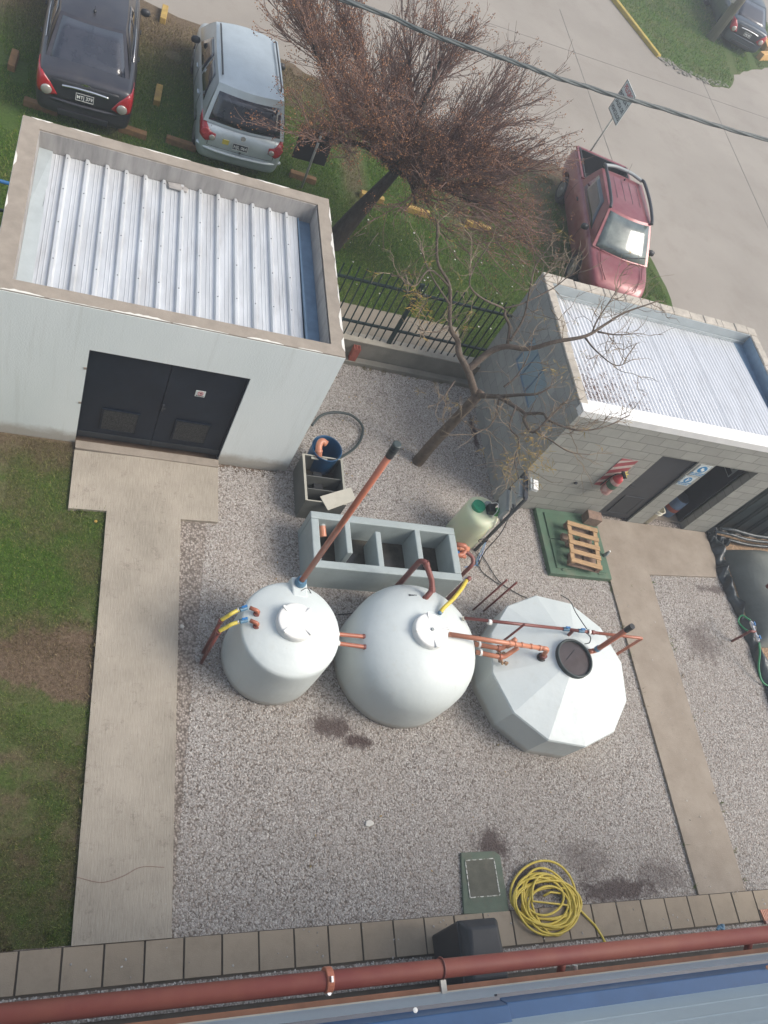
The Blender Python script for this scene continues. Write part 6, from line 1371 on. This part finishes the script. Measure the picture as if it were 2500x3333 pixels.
for k in range(NL):
    a = 2*PI*k/NL+rt.uniform(-.15, .15); el = R((3, 26, 14, 42, 20, 33)[k % 6])
    if math.cos(a) < -.3 and math.sin(a) < -.15: el = max(el, R(34))
    elif math.cos(a) < -.3: el = min(el, R(24))
    dirx = Vector((math.cos(a), math.sin(a), 0))
    reach = rt.uniform(1.35, 1.9)*(1.36 if math.cos(a-.25) > .45 else .98)*(1.0 if math.sin(a) > -.4 else .70)*(1.5 if math.cos(a) < -.5 else 1)
    d = dirx*math.cos(el)+UP*math.sin(el)
    P = shoot(head+dirx*.08, d, reach*.95, UP*(.14 if math.cos(a) < -.3 else .20), rt, 7, .13); limb_tube(LB, P, .065, .024, 8)
    for j in range(25):
        t = rt.uniform(.06, 1)**.8; i = min(int(t*(len(P)-1)), len(P)-2); f = t*(len(P)-1)-i; s0 = P[i].lerp(P[i+1], f)
        dd = (P[i+1]-P[i]).normalized()*.8+dirx*.35+UP*rt.uniform(.0, .75)+Vector((rt.gauss(0, .50), rt.gauss(0, .50), rt.gauss(0, .22)))
        L = rt.uniform(.55, 1.25)*(1.12 if t > .5 else .8); Q = shoot(s0, dd, L, UP*.30+dirx*.1, rt, 5, .09); limb_tube(TW, Q, .012, .006, 5)
        for m in range(9):
            t2 = rt.uniform(.15, 1); i2 = min(int(t2*5), 4); s1 = Q[i2].lerp(Q[i2+1], t2*5-i2 if t2 < 1 else 1)
            d2 = (Q[i2+1]-Q[i2]).normalized()+Vector((rt.gauss(0, .33), rt.gauss(0, .33), rt.gauss(0, .25)))
            W_ = shoot(s1, d2, rt.uniform(.25, .75), UP*.22+dirx*.1, rt, 4, .11); limb_tube(TW, W_, .0065, .0028, 3)
            tips.append(W_[-1]); 
            for _ in range(2):
                i3 = rt.randint(1, 3); d3 = (W_[i3+1]-W_[i3]).normalized()+Vector((rt.gauss(0, .5), rt.gauss(0, .5), rt.gauss(0, .4))); X_ = shoot(W_[i3], d3, rt.uniform(.12, .34), UP*.15, rt, 2, .1); limb_tube(TW, X_, .0040, .0022, 3); tips.append(X_[-1])
# twiggy drooping part low over the pickup
for k in range(80):
    s0 = head+Vector((rt.uniform(.6, 2.2), rt.uniform(-1.2, .2), rt.uniform(-.4, .35))); Q = shoot(s0, Vector((1, -.25+rt.gauss(0, .3), rt.uniform(-.5, .25))), rt.uniform(.6, 1.35), Vector((.2, 0, -.1)), rt, 5, .12); limb_tube(TW, Q, .011, .004, 5)
    for m in range(9):
        s1 = Q[rt.randint(1, 4)]; W_ = shoot(s1, Vector((rt.gauss(.7, .5), rt.gauss(-.1, .6), rt.gauss(0, .5))), rt.uniform(.2, .6), Vector((0, 0, .05)), rt, 3, .15); limb_tube(TW, W_, .0045, .002, 3); tips += [W_[-1], W_[-2]]
for dxy in ((1.2, -.55), (1.25, -.25)): P = shoot(head, Vector((dxy[0], dxy[1], -.02)), 1.9, Vector((0, 0, -.05)), rt, 7, .08); limb_tube(LB, P, .075, .02, 8)
cr = LB.build('branches', 'bark', o, smooth=False); TW.build('twigs', 'twig', o)
r_ = np.random.default_rng(5); T = np.array([tuple(t) for t in tips]); print('twig tips', len(T))
# clusters denser on the left and outer shell
ctr = np.array(head); w1 = noise2(T[:, :2]*1.0, 1.7, 31); keep = (w1 > .42) & (r_.random(len(T)) < .62); left = (T[:, 0] < 4.2); keep |= left & (r_.random(len(T)) < .75)
B = T[keep]; nb = r_.integers(2, 7, len(B)); C = np.repeat(B, nb, 0)+r_.normal(0, .030, (nb.sum(), 3))-np.array([0, 0, .03]); print('berries', len(C))
octa = np.array([(1, 0, 0), (-1, 0, 0), (0, 1, 0), (0, -1, 0), (0, 0, 1), (0, 0, -1)]); OF = np.array([(0, 2, 4), (2, 1, 4), (1, 3, 4), (3, 0, 4), (2, 0, 5), (1, 2, 5), (3, 1, 5), (0, 3, 5)])
V = C[:, None]+octa[None]*r_.uniform(.006, .0125, (len(C), 1, 1))*1.15-np.array(tb); I = OF[None]+(np.arange(len(C))*6)[:, None, None]
b_ = fastmesh('berry_clusters', V.reshape(-1, 3), len(C)*8, I.ravel(), 3, 'berry'); b_.parent = o

# the smaller crooked tree in the yard
rt = random.Random(23)
base = G(1362, 1505); o = wthing('crooked_tree', (base.x, base.y, 0), 'bare crooked tree with pale twigs leaning over the block shed', 'tree')
fork = GY(1550, 1293, base.y-.0)
MB().tube(curve([base+Vector((-.02, 0, -.05)), base+Vector((.02, .02, .5)), base.lerp(fork, .6)+Vector((.0, .02, 0)), fork, fork+Vector((.02, .04, .12))]), [.100-.0009*i for i in range(33)], 14).build('trunk', 'bark2', o, smooth=True)
LM = {
 'A': [(1550, 1293, fork.z), (1519, 1207, 2.15), (1495, 1149, 2.3), (1490, 1110, 2.4), (1461, 1062, 2.6), (1463, 932, 3.0), (1427, 850, 3.3), (1424, 730, 3.7)],
 'A2': [(1461, 1062, 2.6), (1420, 1080, 2.65), (1375, 1075, 2.7), (1360, 1060, 2.7)],
 'A3': [(1463, 932, 3.0), (1400, 880, 3.2), (1350, 930, 3.2), (1310, 910, 3.3), (1270, 890, 3.4)],
 'A4': [(1463, 990, 2.85), (1410, 900, 3.1), (1380, 830, 3.3), (1370, 790, 3.4)],
 'B': [(1519, 1207, 2.15), (1591, 1144, 2.45), (1649, 1125, 2.65), (1716, 1134, 2.8), (1813, 1113, 3.1), (1909, 1096, 3.3), (1977, 1057, 3.4), (2035, 1019, 3.5), (2141, 980, 3.7)],
 'B1': [(1652, 1120, 2.65), (1659, 1062, 2.8), (1639, 1028, 2.9), (1639, 1004, 2.95), (1572, 975, 3.1), (1528, 932, 3.25), (1543, 874, 3.4), (1590, 800, 3.7)],
 'B2': [(1660, 1110, 2.7), (1707, 1028, 3.0), (1736, 879, 3.5), (1790, 800, 3.8)],
 'B3': [(1639, 1004, 2.95), (1700, 985, 3.1), (1800, 940, 3.3), (1850, 900, 3.5), (1910, 880, 3.7)],
 'B4': [(1925, 1090, 3.3), (1940, 1050, 3.4), (1985, 980, 3.6), (2010, 940, 3.7)],
 'B5': [(1945, 1080, 3.3), (2010, 1088, 3.4), (2080, 1085, 3.5)],
 'B6': [(1905, 1100, 3.2), (1940, 1140, 3.2), (2000, 1190, 3.2), (2060, 1170, 3.25)],
 'C': [(1555, 1290, fork.z), (1581, 1291, 2.15), (1620, 1289, 2.4), (1688, 1284, 2.75), (1750, 1282, 2.95), (1794, 1260, 3.1)],
 'C2': [(1620, 1289, 2.4), (1663, 1313, 2.55), (1707, 1347, 2.65), (1702, 1371, 2.7), (1736, 1404, 2.8), (1790, 1365, 3.0), (1850, 1300, 3.2)],
 'C3': [(1707, 1347, 2.65), (1770, 1345, 2.85), (1794, 1371, 2.95), (1880, 1404, 3.05), (1960, 1392, 3.1), (2049, 1351, 3.2)],
 'C4': [(1736, 1404, 2.8), (1780, 1430, 2.8), (1850, 1470, 2.8), (1920, 1480, 2.8)],
 'C5': [(1680, 1320, 2.6), (1665, 1390, 2.6), (1690, 1430, 2.6), (1680, 1500, 2.5), (1690, 1560, 2.5)],
 'C6': [(1625, 1289, 2.4), (1610, 1360, 2.4), (1570, 1400, 2.35), (1520, 1375, 2.3), (1500, 1360, 2.3)],
 'D': [(1640, 1260, 2.5), (1690, 1220, 2.7), (1720, 1160, 2.9), (1735, 1090, 3.1)],
 'E': [(1480, 1240, 2.1), (1440, 1300, 2.15), (1410, 1320, 2.2)],
}
RR = {'A': (.072, .014), 'B': (.066, .010), 'C': (.055, .010), 'C2': (.042, .010), 'B1': (.030, .008), 'B2': (.024, .006), 'C3': (.028, .006)}
LB, TW, LF = MB(), MB(), MB(); tips = []
def zz(P, amp):   # crooked growth
    out = [P[0]]
    for p in P[1:-1]: out.append(p+Vector((rt.gauss(0, amp), rt.gauss(0, amp), rt.gauss(0, amp))))
    return out+[P[-1]]
def spray(s0, d, L, depth):
    Q = shoot(s0, d, L, Vector((0, 0, .2)), rt, 6, .22); r0 = (.0062, .0048, .0033)[2-depth] if depth < 3 else .009
    limb_tube(TW, Q, r0, r0*.5, 5 if depth == 2 else 4)
    if depth > 0:
        for _ in range(3 if depth == 2 else 2):
            i = rt.randint(1, 5); dd = (Q[i+1]-Q[i]).normalized()+Vector((rt.gauss(0, .7), rt.gauss(0, .7), rt.gauss(.05, .5))); spray(Q[i], dd, L*rt.uniform(.45, .75), depth-1)
    else: tips.append(Q[-1])
for k, pts in LM.items():
    P = [G(*p) for p in pts]; r0, r1 = RR.get(k, (.018, .005)); r0 *= .88; C_ = curve(zz(P, .012), 5); limb_tube(LB, C_, r0, r1, 10)
    for j in range(2+len(P)-(2 if k[0] == 'A' else 0)):
        i = rt.randint(int(len(C_)*.3), len(C_)-2); t = (C_[i+1]-C_[i]).normalized(); dd = t*.4+Vector((rt.gauss(0, .8), rt.gauss(0, .8), rt.gauss(.1, .6)))
        spray(C_[i], dd, rt.uniform(.28, .70), 2 if rt.random() < .55 else 1)
    spray(C_[-1], (C_[-1]-C_[-3]), .35, 1)
LB.build('branches', 'bark2', o, smooth=True); TW.build('twigs', 'twig2', o)
for t in [q for q in tips if rt.random() < .10 or (G(1730, 1500, 2.5)-q).length < .55]:
    for _ in range(6):
        d = Vector((rt.gauss(0, 1), rt.gauss(0, 1), rt.gauss(-.5, .6))).normalized(); a = t+d*.02; b = t+d*rt.uniform(.06, .12); n = d.orthogonal().normalized()*.003
        LF.quad(a-n, b-n*.4, b+n*.4, a+n)
for c_ in ((1385, 990, 2.9), (1370, 1020, 2.8), (1350, 955, 2.9), (1700, 1480, 2.5), (1760, 1500, 2.6), (1730, 1520, 2.5), (1810, 1210, 3.1)):
    c0 = G(*c_)
    for _ in range(40):
        t = c0+Vector((rt.gauss(0, .10), rt.gauss(0, .10), rt.gauss(0, .06))); d = Vector((rt.gauss(0, 1), rt.gauss(0, 1), rt.gauss(-.3, .5))).normalized(); b = t+d*rt.uniform(.05, .11); n = d.orthogonal().normalized()*.003; LF.quad(t-n, b-n*.4, b+n*.4, t+n)
LF.build('leaves', 'leafy', o)
# fallen branches on the bright grass
for k, (a, b, c_, l) in enumerate((((1160, 770), (1175, 763), (1190, 758), 'left'), ((1202, 800), (1215, 780), (1232, 758), 'right'))):
    tag(MB().tube(curve([G(*a, .04), G(*b, .05), G(*c_, .04)]), .007, 5).build('fallen_stick', 'twig2'), l+' of two pale fallen sticks lying on the bright grass', 'stick', 'fallen sticks')

# ================================================================== thin volume added to imitate lens veil and lift dark tones
hz = MB().box((-70, -15, -1.1), (70, 75, 13)).build('lens_veil', 'earth'); hz['kind'] = 'stuff'
hm = bpy.data.materials.new('lens_veil_volume'); hm.use_nodes = True; ht_ = hm.node_tree; ht_.nodes.remove(ht_.nodes['Principled BSDF'])
pvn = ht_.nodes.new('ShaderNodeVolumePrincipled'); pvn.inputs['Color'].default_value = (.86, .92, 1, 1); pvn.inputs['Density'].default_value = .0045; pvn.inputs['Anisotropy'].default_value = .3
ht_.links.new(pvn.outputs[0], ht_.nodes['Material Output'].inputs['Volume']); hz.data.materials[0] = hm
